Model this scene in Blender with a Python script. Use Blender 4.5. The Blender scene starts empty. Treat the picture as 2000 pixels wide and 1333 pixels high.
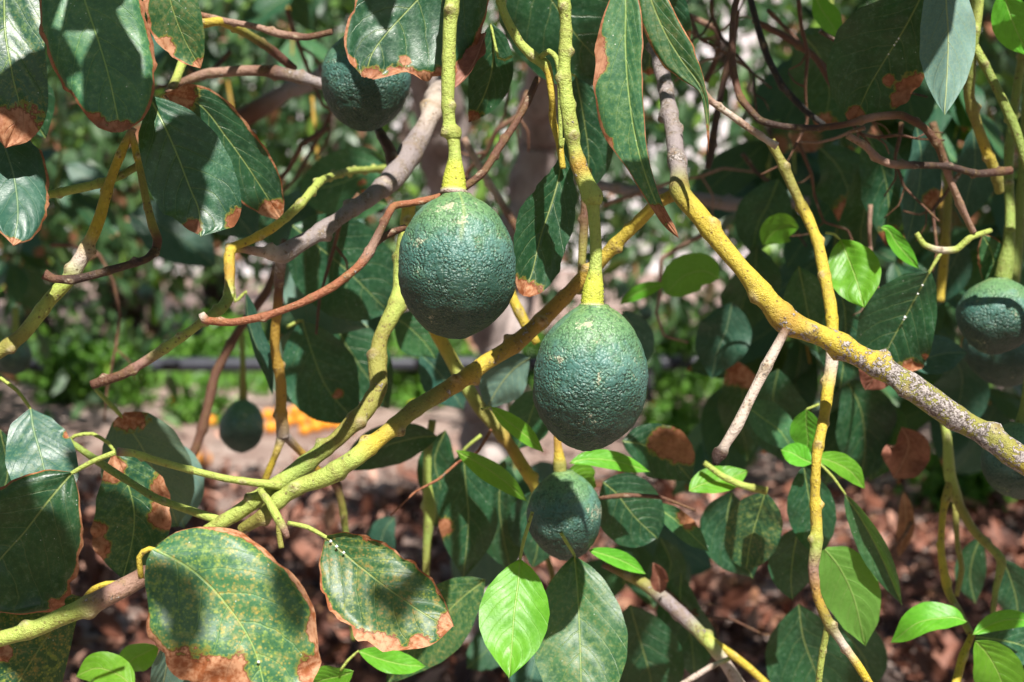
import bpy, math, random
import numpy as np
from mathutils import Vector, Euler, Matrix, noise as mnoise

# ------------------------------------------------------------------ camera, light, exposure
SC = bpy.context.scene
COL = SC.collection
CAM_H, PITCH = 1.25, 5.5
cam_data = bpy.data.cameras.new('camera')
cam_data.lens = 50.0
cam_data.sensor_width = 36.0
cam_data.clip_start, cam_data.clip_end = 0.02, 500.0
cam_data.dof.use_dof = True
cam_data.dof.focus_distance = 0.92
cam_data.dof.aperture_fstop = 7.8
cam = bpy.data.objects.new('camera', cam_data)
cam.location = (0, 0, CAM_H)
cam.rotation_euler = (math.radians(90 - PITCH), 0, 0)
COL.objects.link(cam)
SC.camera = cam

SUN_EL, SUN_AZ = math.radians(52), math.radians(15)      # azimuth: to the right of straight behind the camera
SUN = Vector((math.sin(SUN_AZ) * math.cos(SUN_EL), -math.cos(SUN_AZ) * math.cos(SUN_EL), math.sin(SUN_EL)))
world = bpy.data.worlds.new('World')
SC.world = world
world.use_nodes = True
wn = world.node_tree
sky = wn.nodes.new('ShaderNodeTexSky')
sky.sky_type = 'NISHITA'
sky.sun_disc = False
sky.sun_elevation = SUN_EL
sky.sun_rotation = math.atan2(SUN.x, SUN.y)
bgn = wn.nodes['Background']
wn.links.new(sky.outputs[0], bgn.inputs[0])
bgn.inputs[1].default_value = 0.05
sl = bpy.data.lights.new('sun', 'SUN')
sl.energy = 5.0
sl.angle = math.radians(0.5)
sl.color = (1.0, 0.955, 0.88)
so = bpy.data.objects.new('sun', sl)
so.rotation_euler = SUN.to_track_quat('Z', 'Y').to_euler()
COL.objects.link(so)
vs = SC.view_settings
vs.view_transform = 'Standard'
vs.look = 'None'
vs.gamma = 1.0
vs.use_curve_mapping = False
vs.exposure = 1.1
SC.cycles.use_denoising = True
SC.cycles.max_bounces = 8
SC.cycles.transparent_max_bounces = 8

# ------------------------------------------------------------------ helpers
RM = Euler((math.radians(90 - PITCH), 0, 0)).to_matrix()
CAMV = Vector((0, 0, CAM_H))
KP = 36 / 50 / 2000
rng = np.random.default_rng(7)
random.seed(7)


def at(px, py, d):
    return CAMV + RM @ Vector(((px - 1000) * KP * d, (666.5 - py) * KP * d, -d))


def spline(P, n, ten=1.0):
    """Catmull-Rom through the rows of P, resampled to n rows evenly along its first three columns."""
    P = np.asarray(P, float)
    if len(P) == 2:
        dense = P[0] + (P[1] - P[0]) * np.linspace(0, 1, 24)[:, None]
    else:
        Q = np.vstack([2 * P[0] - P[1], P, 2 * P[-1] - P[-2]])
        t = np.linspace(0, 1, 14, endpoint=False)[:, None]
        segs = []
        for i in range(1, len(Q) - 2):
            a, b, c, d = Q[i - 1], Q[i], Q[i + 1], Q[i + 2]
            m0, m1 = .5 * ten * (c - a), .5 * ten * (d - b)
            segs.append((2 * t ** 3 - 3 * t ** 2 + 1) * b + (t ** 3 - 2 * t ** 2 + t) * m0 + (3 * t ** 2 - 2 * t ** 3) * c + (t ** 3 - t ** 2) * m1)
        dense = np.vstack(segs + [P[-1:]])
    s = np.r_[0, np.cumsum(np.linalg.norm(np.diff(dense[:, :3], axis=0), axis=1))]
    q = np.linspace(0, s[-1], n)
    return np.stack([np.interp(q, s, dense[:, k]) for k in range(dense.shape[1])], 1), s[-1]


def mesh_obj(name, V, F, mat, parent=None, origin=None, attrs=None, smooth=True, mats=None, midx=None):
    V = np.asarray(V, float)
    o0 = np.asarray(origin if origin is not None else V.mean(0), float)
    me = bpy.data.meshes.new(name)
    if isinstance(F, np.ndarray):
        k = F.shape[1]
        me.vertices.add(len(V))
        me.vertices.foreach_set('co', (V - o0).astype(np.float32).ravel())
        me.loops.add(F.size)
        me.loops.foreach_set('vertex_index', F.astype(np.int32).ravel())
        me.polygons.add(len(F))
        me.polygons.foreach_set('loop_start', np.arange(0, F.size, k, dtype=np.int32))
        me.polygons.foreach_set('loop_total', np.full(len(F), k, np.int32))
        me.update(calc_edges=True)
    else:
        me.from_pydata([tuple(v) for v in (V - o0)], [], [tuple(int(i) for i in f) for f in F])
    me.polygons.foreach_set('use_smooth', [smooth] * len(me.polygons))
    for an, (ty, arr) in (attrs or {}).items():
        a = me.attributes.new(an, ty, 'POINT')
        arr = np.asarray(arr, np.float32)
        if ty == 'FLOAT':
            a.data.foreach_set('value', arr.ravel())
        elif ty == 'FLOAT_VECTOR':
            a.data.foreach_set('vector', arr.ravel())
        else:
            a.data.foreach_set('color', np.c_[arr, np.ones(len(arr))].astype(np.float32).ravel())
    for m in (mats or [mat]):
        me.materials.append(m)
    if midx is not None:
        me.polygons.foreach_set('material_index', np.asarray(midx, np.int32))
    me.validate()
    ob = bpy.data.objects.new(name, me)
    COL.objects.link(ob)
    put(ob, o0, parent)
    return ob


def wloc(o):
    v = Vector(o.location)
    while o.parent:
        o = o.parent
        v += Vector(o.location)
    return v


def put(ob, loc, parent):
    ob.location = Vector(loc)
    if parent is not None:
        ob.parent = parent
        ob.location = Vector(loc) - wloc(parent)


def tag(o, label=None, cat=None, group=None, kind=None):
    for k, v in (('label', label), ('category', cat), ('group', group), ('kind', kind)):
        if v:
            o[k] = v
    return o


def empty(name, loc):
    o = bpy.data.objects.new(name, None)
    o.empty_display_size = 0.02
    COL.objects.link(o)
    o.location = loc
    return o


# ------------------------------------------------------------------ node helpers
class NG:
    def __init__(self, name):
        self.mat = bpy.data.materials.new(name)
        self.mat.use_nodes = True
        self.t = self.mat.node_tree
        self.t.nodes.clear()
        self.out = self.t.nodes.new('ShaderNodeOutputMaterial')

    def set(self, sock, v):
        if isinstance(v, bpy.types.NodeSocket):
            self.t.links.new(v, sock)
        elif isinstance(v, (tuple, list)) and sock.type == 'RGBA' and len(v) == 3:
            sock.default_value = (*v, 1)
        else:
            sock.default_value = v

    def n(self, ty, props=None, ins=None, out=0):
        nd = self.t.nodes.new(ty)
        for k, v in (props or {}).items():
            setattr(nd, k, v)
        for k, v in (ins or {}).items():
            self.set(nd.inputs[k], v)
        return nd.outputs[out]

    def m(self, op, a, b=0.0, c=0.0, clamp=False):
        return self.n('ShaderNodeMath', {'operation': op, 'use_clamp': clamp}, {0: a, 1: b, 2: c})

    def ss(self, x, lo, hi):
        return self.n('ShaderNodeMapRange', {'interpolation_type': 'SMOOTHSTEP'}, {0: x, 1: lo, 2: hi, 3: 0.0, 4: 1.0})

    def mix(self, f, a, b):
        nd = self.t.nodes.new('ShaderNodeMix')
        nd.data_type = 'RGBA'
        self.set(nd.inputs[0], f)
        self.set(nd.inputs[6], a)
        self.set(nd.inputs[7], b)
        return nd.outputs[2]

    def noise(self, scale, detail=3.0, rough=0.55, vec=None):
        return self.n('ShaderNodeTexNoise', None, {'Scale': scale, 'Detail': detail, 'Roughness': rough, **({'Vector': vec} if vec else {})})

    def vor(self, scale, feature='F1', vec=None, out=0, rnd=1.0):
        return self.n('ShaderNodeTexVoronoi', {'feature': feature}, {'Scale': scale, 'Randomness': rnd, **({'Vector': vec} if vec else {})}, out)

    def attr(self, name, out='Fac'):
        nd = self.t.nodes.new('ShaderNodeAttribute')
        nd.attribute_name = name
        return nd.outputs[out]

    def obj(self):
        return self.n('ShaderNodeTexCoord', None, None, 3)

    def rand(self):
        return self.n('ShaderNodeObjectInfo', None, None, 'Random')

    def bump(self, h, strength, dist):
        return self.n('ShaderNodeBump', None, {'Strength': strength, 'Distance': dist, 'Height': h})

    def bsdf(self, col, rough, nrm=None, spec=0.5):
        return self.n('ShaderNodeBsdfPrincipled', None, {'Base Color': col, 'Roughness': rough, 'Specular IOR Level': spec, **({'Normal': nrm} if nrm else {})})

    def done(self, sh):
        self.t.links.new(sh, self.out.inputs[0])
        return self.mat


def leaf_mat(name, dark, light, under, vein, trans, tcol, rough=0.37, dust=0.3, under_vein=(0.25, 0.30, 0.14)):
    g = NG(name)
    co = g.obj()
    rnd = g.rand()
    nd = g.t.nodes.new('ShaderNodeSeparateXYZ')
    g.t.links.new(g.attr('uvl', 'Vector'), nd.inputs[0])
    u, v, z = nd.outputs
    cn = g.n('ShaderNodeVectorMath', {'operation': 'ADD'}, {0: co, 1: g.n('ShaderNodeCombineXYZ', None, {0: g.m('MULTIPLY', rnd, 17.0)})})
    n1 = g.noise(45, 4, 0.6, cn)
    n2 = g.noise(260, 3, 0.6, cn)
    n3 = g.noise(900, 2, 0.6, cn)
    av = g.m('ABSOLUTE', v)
    az = g.m('ABSOLUTE', z)
    mid = g.m('SUBTRACT', 1.0, g.ss(az, 0.00025, g.m('SUBTRACT', 0.00105, g.m('MULTIPLY', u, 0.0005))))
    side = g.m('GREATER_THAN', v, 0.0)
    q = g.m('SUBTRACT', g.m('MULTIPLY', u, 6.6), g.m('MULTIPLY', g.m('POWER', av, 1.3), 2.3))
    q = g.m('ADD', g.m('ADD', q, g.m('MULTIPLY', side, 0.43)), g.m('MULTIPLY', n1, 0.5))
    ql = g.m('PINGPONG', g.m('ADD', q, 20.0), 0.5)
    lat = g.m('SUBTRACT', 1.0, g.ss(ql, 0.012, 0.045))
    lat = g.m('MULTIPLY', lat, g.m('SUBTRACT', 1.0, g.m('MULTIPLY', av, 0.75)))
    net = g.m('SUBTRACT', 1.0, g.ss(g.vor(330, 'DISTANCE_TO_EDGE', cn), 0.02, 0.10))
    mott = g.ss(g.m('ADD', g.m('MULTIPLY', n1, 0.6), g.m('MULTIPLY', n2, 0.4)), 0.35, 0.65)
    top = g.mix(mott, dark, light)
    top = g.mix(g.m('MULTIPLY', net, 0.05), top, vein)
    top = g.mix(g.m('MULTIPLY', lat, 0.38), top, vein)
    top = g.mix(g.m('MULTIPLY', mid, 0.85), top, vein)
    du = g.m('MULTIPLY', g.ss(g.m('ADD', g.m('MULTIPLY', n2, 0.55), g.m('MULTIPLY', n3, 0.45)), 0.5, 0.72), dust)
    top = g.mix(du, top, (0.22, 0.32, 0.25))
    spk = g.m('MULTIPLY', g.m('SUBTRACT', 1.0, g.ss(g.vor(240, 'F1', cn), 0.07, 0.13)), g.m('GREATER_THAN', n1, 0.56))
    top = g.mix(g.m('MULTIPLY', spk, min(1.0, dust * 2)), top, (0.6, 0.62, 0.55))
    # yellowing: speckles and blotches
    yel = g.attr('yel')
    vy = g.m('SUBTRACT', 1.0, g.ss(g.vor(420, 'F1', cn), 0.18, 0.42))
    yb = g.m('MULTIPLY', g.m('ADD', g.m('MULTIPLY', vy, 0.75), g.m('MULTIPLY', g.ss(n2, 0.45, 0.68), 0.7)), yel, clamp=True)
    top = g.mix(g.m('MULTIPLY', yb, 0.8), top, g.mix(g.ss(n1, 0.42, 0.6), (0.26, 0.32, 0.04), (0.38, 0.24, 0.05)))
    und = g.mix(mott, under, tuple(c * 0.8 for c in under))
    und = g.mix(g.m('MULTIPLY', net, 0.18), und, under_vein)
    und = g.mix(g.m('MULTIPLY', lat, 0.5), und, under_vein)
    und = g.mix(mid, und, under_vein)
    back = g.n('ShaderNodeNewGeometry', None, None, 'Backfacing')
    col = g.mix(back, top, und)
    hsv = g.n('ShaderNodeHueSaturation', None, {'Hue': g.m('ADD', 0.485, g.m('MULTIPLY', rnd, 0.03)), 'Value': g.m('ADD', 0.8, g.m('MULTIPLY', rnd, 0.4)), 'Color': col})
    # scorched patches
    b = g.m('ADD', g.attr('burn'), g.m('ADD', g.m('MULTIPLY', g.m('SUBTRACT', n1, 0.5), 0.85), g.m('MULTIPLY', g.m('SUBTRACT', n2, 0.5), 0.42)))
    ring = g.m('MULTIPLY', g.ss(b, 0.40, 0.485), 0.8)
    burn = g.ss(b, 0.48, 0.52)
    bcol = g.mix(g.ss(g.m('ADD', g.m('MULTIPLY', n1, 0.5), g.m('MULTIPLY', n2, 0.5)), 0.42, 0.60), (0.26, 0.078, 0.024), (0.53, 0.28, 0.155))
    bcol = g.mix(g.m('MULTIPLY', g.m('FRACT', g.m('MULTIPLY', rnd, 7.3)), 0.8), bcol, g.mix(n2, (0.14, 0.05, 0.025), (0.36, 0.145, 0.065)))
    bcol = g.mix(g.m('SUBTRACT', 1.0, g.ss(b, 0.50, 0.58)), bcol, (0.13, 0.035, 0.015))
    bcol = g.mix(g.m('MULTIPLY', lat, 0.3), bcol, (0.2, 0.08, 0.04))
    col = g.mix(ring, hsv, (0.22, 0.19, 0.03))
    col = g.mix(burn, col, bcol)
    h = g.m('ADD', g.m('MULTIPLY', mid, -0.8), g.m('ADD', g.m('MULTIPLY', lat, -0.55), g.m('ADD', g.m('MULTIPLY', ql, 0.35), g.m('ADD', g.m('MULTIPLY', n2, 0.28), g.m('MULTIPLY', net, -0.03)))))
    nrm = g.bump(h, 0.55, 0.0012)
    ro = g.m('ADD', g.m('ADD', rough, g.m('MULTIPLY', g.m('SUBTRACT', n2, 0.5), 0.25)), g.m('MULTIPLY', g.m('MAXIMUM', burn, back), 0.22))
    p = g.bsdf(col, ro, nrm, 0.40)
    tc = g.mix(burn, g.mix(g.m('MULTIPLY', g.m('MAXIMUM', lat, mid), 0.4), tcol, tuple(c * 0.45 for c in tcol)), (0.22, 0.08, 0.03))
    tr = g.n('ShaderNodeBsdfTranslucent', None, {'Color': tc, 'Normal': nrm})
    return g.done(g.n('ShaderNodeMixShader', None, {0: trans, 1: p, 2: tr}))


M = {}
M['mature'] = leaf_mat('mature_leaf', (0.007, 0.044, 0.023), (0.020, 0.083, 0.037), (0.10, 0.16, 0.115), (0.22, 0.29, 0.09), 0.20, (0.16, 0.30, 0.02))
M['sunlit'] = leaf_mat('sunlit_leaf', (0.018, 0.080, 0.034), (0.048, 0.145, 0.052), (0.09, 0.16, 0.10), (0.24, 0.34, 0.10), 0.18, (0.18, 0.34, 0.03), 0.44, 0.32)  # lighter copy of the mature leaf: sunlight put into its greens
M['glaucous'] = leaf_mat('glaucous_leaf', (0.016, 0.066, 0.046), (0.036, 0.10, 0.070), (0.11, 0.20, 0.165), (0.16, 0.24, 0.12), 0.14, (0.12, 0.25, 0.04), 0.40, 0.2)
M['young'] = leaf_mat('young_leaf', (0.085, 0.29, 0.018), (0.14, 0.40, 0.030), (0.13, 0.32, 0.05), (0.30, 0.48, 0.10), 0.42, (0.30, 0.62, 0.03), 0.42, 0.08, (0.3, 0.45, 0.12))
M['dry'] = leaf_mat('dry_leaf', (0.14, 0.050, 0.027), (0.34, 0.155, 0.09), (0.40, 0.22, 0.14), (0.45, 0.26, 0.16), 0.15, (0.35, 0.13, 0.04), 0.6, 0.1, (0.5, 0.3, 0.18))


def bark_mat():
    g = NG('twig_bark')
    co = g.obj()
    c0 = g.attr('col', 'Color')
    li = g.attr('lich')
    n1 = g.noise(90, 4, 0.6, co)
    n2 = g.noise(420, 3, 0.65, co)
    n3 = g.noise(1300, 2, 0.6, co)
    c = g.mix(g.ss(n1, 0.46, 0.70), c0, g.mix(g.m('ADD', 0.22, li, clamp=True), c0, (0.19, 0.125, 0.03)))
    c = g.mix(g.m('MULTIPLY', g.ss(g.m('ADD', g.m('MULTIPLY', n2, .6), g.m('MULTIPLY', n1, .4)), 0.54, 0.64), g.m('ADD', 0.25, li, clamp=True)), c, (0.14, 0.085, 0.03))
    spots = g.m('MULTIPLY', g.m('SUBTRACT', 1.0, g.ss(g.vor(210, 'F1', co), 0.14, 0.26)), g.ss(n1, 0.42, 0.52))
    c = g.mix(g.m('MULTIPLY', spots, 0.7), c, (0.10, 0.055, 0.025))
    pale = g.m('SUBTRACT', 1.0, g.ss(g.vor(300, 'F1', co), 0.05, 0.12))
    st = g.noise(500, 3, 0.6, g.n('ShaderNodeVectorMath', {'operation': 'MULTIPLY'}, {0: co, 1: (1.0, 1.0, 0.3)}))
    c = g.mix(g.m('MULTIPLY', g.ss(st, 0.5, 0.75), 0.35), c, g.mix(0.5, c, (0.03, 0.02, 0.012)))
    c = g.mix(g.m('MULTIPLY', pale, 0.6), c, (0.50, 0.45, 0.33))
    lm = g.ss(g.m('ADD', li, g.m('ADD', g.m('MULTIPLY', g.m('SUBTRACT', n1, 0.5), 1.3), g.m('MULTIPLY', g.m('SUBTRACT', n2, 0.5), 1.0))), 0.47, 0.56)
    lcol = g.mix(g.ss(n2, 0.4, 0.62), (0.11, 0.09, 0.085), (0.40, 0.355, 0.335))
    lcol = g.mix(g.ss(n3, 0.55, 0.7), lcol, (0.07, 0.06, 0.055))
    c = g.mix(lm, c, lcol)
    h = g.m('ADD', g.m('MULTIPLY', n2, 1.0), g.m('ADD', g.m('MULTIPLY', n3, 0.5), g.m('MULTIPLY', lm, 0.6)))
    nrm = g.bump(h, 0.9, 0.0018)
    return g.done(g.bsdf(c, g.m('ADD', 0.5, g.m('MULTIPLY', lm, 0.3)), nrm, 0.35))


M['bark'] = bark_mat()


def trunk_mat(name, a, b):
    g = NG(name)
    co = g.obj()
    st = g.n('ShaderNodeMapping', None, {'Vector': co, 'Scale': (1, 1, 0.25)})
    n1 = g.noise(9, 5, 0.6, co)
    n2 = g.noise(60, 5, 0.7, st)
    c = g.mix(g.ss(n1, 0.35, 0.65), a, b)
    c = g.mix(g.m('MULTIPLY', g.ss(n2, 0.45, 0.7), 0.6), c, tuple(x * 0.4 for x in a))
    return g.done(g.bsdf(c, 0.85, g.bump(n2, 0.9, 0.012), 0.25))


M['trunk'] = trunk_mat('grey_trunk_bark', (0.28, 0.22, 0.205), (0.42, 0.36, 0.34))
M['darktrunk'] = trunk_mat('dark_trunk_bark', (0.07, 0.045, 0.04), (0.12, 0.085, 0.07))


def avo_mat():
    g = NG('avocado_skin')
    co = g.obj()
    hh = g.attr('hgt')          # 1 at the stalk, 0 at the blossom end
    n1 = g.noise(55, 4, 0.6, co)
    n2 = g.noise(400, 3, 0.6, co)
    wv = g.n('ShaderNodeVectorMath', {'operation': 'ADD'}, {0: co, 1: g.n('ShaderNodeVectorMath', {'operation': 'SCALE'}, {0: g.n('ShaderNodeTexNoise', None, {'Vector': co, 'Scale': 300.0}, 1), 'Scale': 0.0030})})
    p1 = g.vor(540, 'F1', wv)
    p2 = g.vor(950, 'F1', wv)
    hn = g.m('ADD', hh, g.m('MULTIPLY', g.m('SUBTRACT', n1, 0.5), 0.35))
    c = g.mix(g.ss(hn, 0.30, 0.62), (0.016, 0.050, 0.036), (0.052, 0.140, 0.116))  # darker lower end: skin tone, with some underside shade put in
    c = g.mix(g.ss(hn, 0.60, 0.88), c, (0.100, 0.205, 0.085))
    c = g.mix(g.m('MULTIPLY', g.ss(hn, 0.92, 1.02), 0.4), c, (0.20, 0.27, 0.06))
    c = g.mix(g.m('MULTIPLY', g.ss(g.m('ADD', p1, g.m('MULTIPLY', n2, 0.3)), 0.62, 0.92), 0.6), c, (0.018, 0.050, 0.024))
    fl = g.m('MULTIPLY', g.m('SUBTRACT', 1.0, g.ss(p2, 0.12, 0.26)), g.ss(n1, 0.32, 0.55))
    c = g.mix(g.m('MULTIPLY', fl, g.m('ADD', 0.5, g.m('MULTIPLY', hh, 0.4))), c, (0.32, 0.40, 0.25))
    c = g.mix(g.m('MULTIPLY', g.ss(g.noise(28, 3, .6, co), .52, .66), .35), c, (0.10, 0.19, 0.07))
    sc = g.ss(g.m('ADD', n1, g.m('MULTIPLY', n2, 0.5)), 0.89, 0.95)
    c = g.mix(g.m('MULTIPLY', g.ss(g.noise(38, 3, .6, co), .52, .64), g.m('MULTIPLY', g.ss(hh, .25, .5), .45)), c, (0.095, 0.20, 0.185))
    c = g.mix(g.m('MULTIPLY', g.attr('line'), .55), c, (0.26, 0.30, 0.10))
    c = g.mix(g.m('MULTIPLY', sc, 0.6), c, (0.45, 0.42, 0.30))
    h = g.m('ADD', g.m('MULTIPLY', g.m('POWER', p1, 1.6), -1.5), g.m('ADD', g.m('MULTIPLY', p2, -0.2), g.m('MULTIPLY', n2, 0.55)))
    amp = g.m('MULTIPLY', g.m('SUBTRACT', 1.0, g.m('MULTIPLY', g.ss(hh, 0.45, 0.95), 0.78)), g.m('ADD', 0.25, g.m('MULTIPLY', g.ss(g.noise(110, 2, 0.5, co), 0.35, 0.62), 1.0)))
    nrm = g.bump(g.m('MULTIPLY', h, amp), 0.6, 0.0019)
    return g.done(g.bsdf(c, 0.47, nrm, 0.45))


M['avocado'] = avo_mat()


def simple(name, col, rough=0.7, var=0.3, scale=20, spec=0.4):
    g = NG(name)
    n1 = g.noise(scale, 4, 0.6, g.obj())
    c = g.mix(g.ss(n1, 0.3, 0.7), tuple(x * (1 - var) for x in col), tuple(min(1, x * (1 + var)) for x in col))
    return g.done(g.bsdf(c, rough, g.bump(n1, 0.4, 0.002), spec))


def foliage_mat(name, a, b, tcol, trans=0.3, rough=0.42, burnt=0.06):
    g = NG(name)
    r = g.attr('lr')
    c = g.mix(r, a, b)
    if burnt:
        c = g.mix(g.ss(r, .80, .92), c, (0.15, 0.27, 0.03))
    c = g.mix(g.m('GREATER_THAN', r, 1 - burnt), c, (0.28, 0.12, 0.07))
    back = g.n('ShaderNodeNewGeometry', None, None, 'Backfacing')
    c = g.mix(g.m('MULTIPLY', back, 0.5), c, (0.10, 0.16, 0.10))
    p = g.bsdf(c, rough, None, 0.5)
    tr = g.n('ShaderNodeBsdfTranslucent', None, {'Color': tcol})
    return g.done(g.n('ShaderNodeMixShader', None, {0: trans, 1: p, 2: tr}))


M['fol_dark'] = foliage_mat('orchard_foliage', (0.018, 0.052, 0.022), (0.060, 0.120, 0.040), (0.16, 0.32, 0.03), 0.22)
M['fol_lime'] = foliage_mat('lime_foliage', (0.06, 0.17, 0.02), (0.13, 0.27, 0.04), (0.25, 0.5, 0.04), 0.35, 0.45, 0.0)
M['wax'] = simple('white_waxy_scale', (0.75, 0.75, 0.72), 0.8, 0.1)
M['orange'] = simple('orange_peel', (0.66, 0.25, 0.015), 0.5, 0.2, 60)
M['pipe'] = simple('dusty_pipe', (0.028, 0.030, 0.042), 0.45, 0.3, 8)
M['post'] = simple('weathered_post', (0.03, 0.03, 0.035), 0.7, 0.3, 20)


def soil_mat():
    g = NG('orchard_soil')
    co = g.obj()
    n0 = g.noise(0.5, 4, 0.6, co)
    n1 = g.noise(5, 6, 0.65, co)
    n2 = g.noise(45, 5, 0.7, co)
    c = g.mix(g.ss(n1, 0.35, 0.65), (0.29, 0.21, 0.18), (0.50, 0.40, 0.35))
    c = g.mix(g.m('MULTIPLY', g.ss(n2, 0.45, 0.65), 0.7), c, (0.12, 0.055, 0.040))
    c = g.mix(g.m('MULTIPLY', g.ss(n2, 0.60, 0.75), 0.7), c, (0.45, 0.33, 0.28))
    c = g.mix(g.ss(n0, 0.35, 0.7), c, g.mix(0.4, c, (0.20, 0.09, 0.06)))
    return g.done(g.bsdf(c, 0.95, g.bump(g.m('ADD', n1, n2), 0.8, 0.03), 0.2))


def hill_mat():
    g = NG('dry_hillside')
    co = g.obj()
    n0 = g.noise(0.35, 5, 0.65, co)
    n1 = g.noise(2.2, 6, 0.7, co)
    c = g.mix(g.ss(n0, 0.4, 0.6), (0.32, 0.27, 0.27), (0.52, 0.47, 0.47))
    c = g.mix(g.m('MULTIPLY', g.ss(n1, 0.54, 0.66), 0.8), c, (0.10, 0.13, 0.05))
    return g.done(g.bsdf(c, 0.95, g.bump(n1, 0.8, 0.2), 0.2))


M['soil'] = soil_mat()
M['hill'] = hill_mat()

PAL = dict(lime=(.33, .40, .085), yel=(.46, .35, .040), green=(.20, .27, .055), ochre=(.36, .22, .035), grey=(.25, .21, .205), brown=(.115, .052, .032),
           red=(.27, .10, .05), dark=(.05, .028, .022), beige=(.46, .38, .32), pink=(.28, .17, .125), black=(.02, .018, .017), olive=(.24, .23, .05), cap=(.46, .50, .06))


# ------------------------------------------------------------------ twigs
def tube_geo(pts, cols, lich=0.0, node=0.0, sides=12, step=0.0035, rough=0.06, rings=None, seed=0, ten=.55):
    """pts: (px, py, depth, radius px); returns verts, faces, attributes of a twig with nodes, leaf scars and uneven thickness."""
    r0 = np.random.default_rng(seed + int(abs(pts[0][0]) * 7 + abs(pts[0][1])))
    W = []
    cl = [cols] * len(pts) if isinstance(cols, str) else list(cols)
    while len(cl) < len(pts):
        cl.append(cl[-1])
    lc = [lich] * len(pts) if not isinstance(lich, (list, tuple)) else list(lich) + [lich[-1]] * (len(pts) - len(lich))
    for (px, py, d, r), c, l in zip(pts, cl, lc):
        W.append([*at(px, py, d), r * .94 * KP * d, *PAL[c], l])
    W = np.array(W)
    L = np.linalg.norm(np.diff(W[:, :3], axis=0), axis=1).sum()
    if node and min(p[2] for p in pts) < 1.15 and max(p[3] for p in pts) > 6.5:
        sides, step = max(sides, 20), .0017
    n = int(np.clip(L / step, 8, 420))
    S, L = spline(W, n, ten)
    P, R = S[:, :3].copy(), np.maximum(S[:, 3], 0.0004)
    C, LI = np.clip(S[:, 4:7], 0.005, 1), S[:, 7]
    s = np.linspace(0, L, n)
    if rough:
        P += R[:, None] * rough * 1.5 * np.stack([np.interp(s, np.linspace(0, L, max(4, int(L / 0.02))), r0.normal(0, 1, max(4, int(L / 0.02)))) for _ in range(3)], 1)
        R = R * (1 + rough * np.interp(s, np.linspace(0, L, max(4, int(L / 0.012))), r0.normal(0, 1, max(4, int(L / 0.012)))))
    T = np.gradient(P, axis=0)
    T /= np.linalg.norm(T, axis=1)[:, None]
    up = np.array([0.3, -0.9, 0.2]) if abs(T[0] @ np.array([0.3, -0.9, 0.2])) < 0.9 else np.array([1.0, 0, 0])
    N = np.zeros_like(P)
    a = up - T[0] * (up @ T[0])
    for i in range(n):
        a = a - T[i] * (a @ T[i])
        a /= np.linalg.norm(a)
        N[i] = a
    B = np.cross(T, N)
    th = np.linspace(0, 2 * np.pi, sides, endpoint=False)
    RR = np.repeat(R[:, None], sides, 1)
    CC = np.repeat(C[:, None, :], sides, 1)
    if node:
        t = r0.uniform(0.3, 1) * node
        k = 0
        while t < L - 0.004:
            a0 = k * 2.4 + r0.uniform(-.4, .4)
            rr = np.interp(t, s, R)
            ds = (s - t)[:, None] / (rr * 0.55 + 0.0006)
            da = (np.mod(th[None] - a0 + np.pi, 2 * np.pi) - np.pi) / 0.55
            gau = np.exp(-(ds ** 2 + da ** 2))
            RR = RR + rr * r0.uniform(0.3, 0.75) * gau + rr * 0.12 * np.exp(-ds ** 2)
            dq = np.sqrt(ds ** 2 + da ** 2)
            core = np.clip(1.25 - dq * 1.9, 0, 1)
            rim = np.exp(-((dq - .85) / .22) ** 2)
            CC = CC + (np.array([.46, .38, .26]) - CC) * (rim * .6)[..., None]
            CC = CC + (np.array([.13, .06, .035]) - CC) * (core * .9)[..., None]
            CC = CC + (np.array([.17, .11, .04]) - CC) * np.clip(.55 * np.exp(-(ds * 2.2) ** 2) * r0.uniform(-.6, 1), 0, .6)[..., None]
            k += 1
            t += node * r0.uniform(0.5, 1.6)
    if rings:                                               # swollen ringed collar over the last stretch
        f = np.clip((s - (L - rings)) / rings, 0, 1)[:, None]
        RR = RR * (1 + 0.05 * np.sin(s[:, None] * 2600 + np.sin(th)[None] * 1.5) * (f > 0))
    V = P[:, None] + RR[..., None] * (np.cos(th)[None, :, None] * N[:, None] + np.sin(th)[None, :, None] * B[:, None])
    V = V.reshape(-1, 3)
    i = np.arange(n - 1)[:, None] * sides
    j = np.arange(sides)[None]
    jn = (j + 1) % sides
    F = np.stack([i + j, i + jn, i + sides + jn, i + sides + j], -1).reshape(-1, 4)
    nv = len(V)
    V = np.vstack([V, P[:1], P[-1:]])
    caps = [[nv, (k + 1) % sides, k, k] for k in range(sides)] + [[nv + 1, nv - sides + k, nv - sides + (k + 1) % sides, nv - sides + (k + 1) % sides] for k in range(sides)]
    CC = np.vstack([CC.reshape(-1, 3), C[:1] * .5, C[-1:] * .5])
    LL = np.r_[np.repeat(LI, sides), LI[0], LI[-1]]
    Fl = [tuple(f) for f in F] + [tuple(c[:3]) for c in caps]
    return V, Fl, CC, LL


def twig(name, parent, pts, cols, label=None, **kw):
    V, F, C, Lc = tube_geo(pts, cols, **kw)
    o = mesh_obj(name, V, F, M['bark'], parent, origin=at(*pts[0][:3]), attrs={'col': ('FLOAT_COLOR', C), 'lich': ('FLOAT', Lc)})
    return tag(o, label)


# ------------------------------------------------------------------ leaves
DEFAULT = [(0, 0, 0), (.06, .30, .30), (.15, .58, .58), (.3, .87, .87), (.45, 1, 1), (.6, .95, .95), (.75, .74, .74), (.87, .42, .42), (.95, .16, .16), (1, 0, 0)]
BLUNT = [(0, 0, 0), (.05, .34, .34), (.15, .68, .68), (.3, .93, .93), (.5, 1, 1), (.7, .93, .93), (.85, .70, .70), (.94, .42, .42), (1, 0, 0)]


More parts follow.
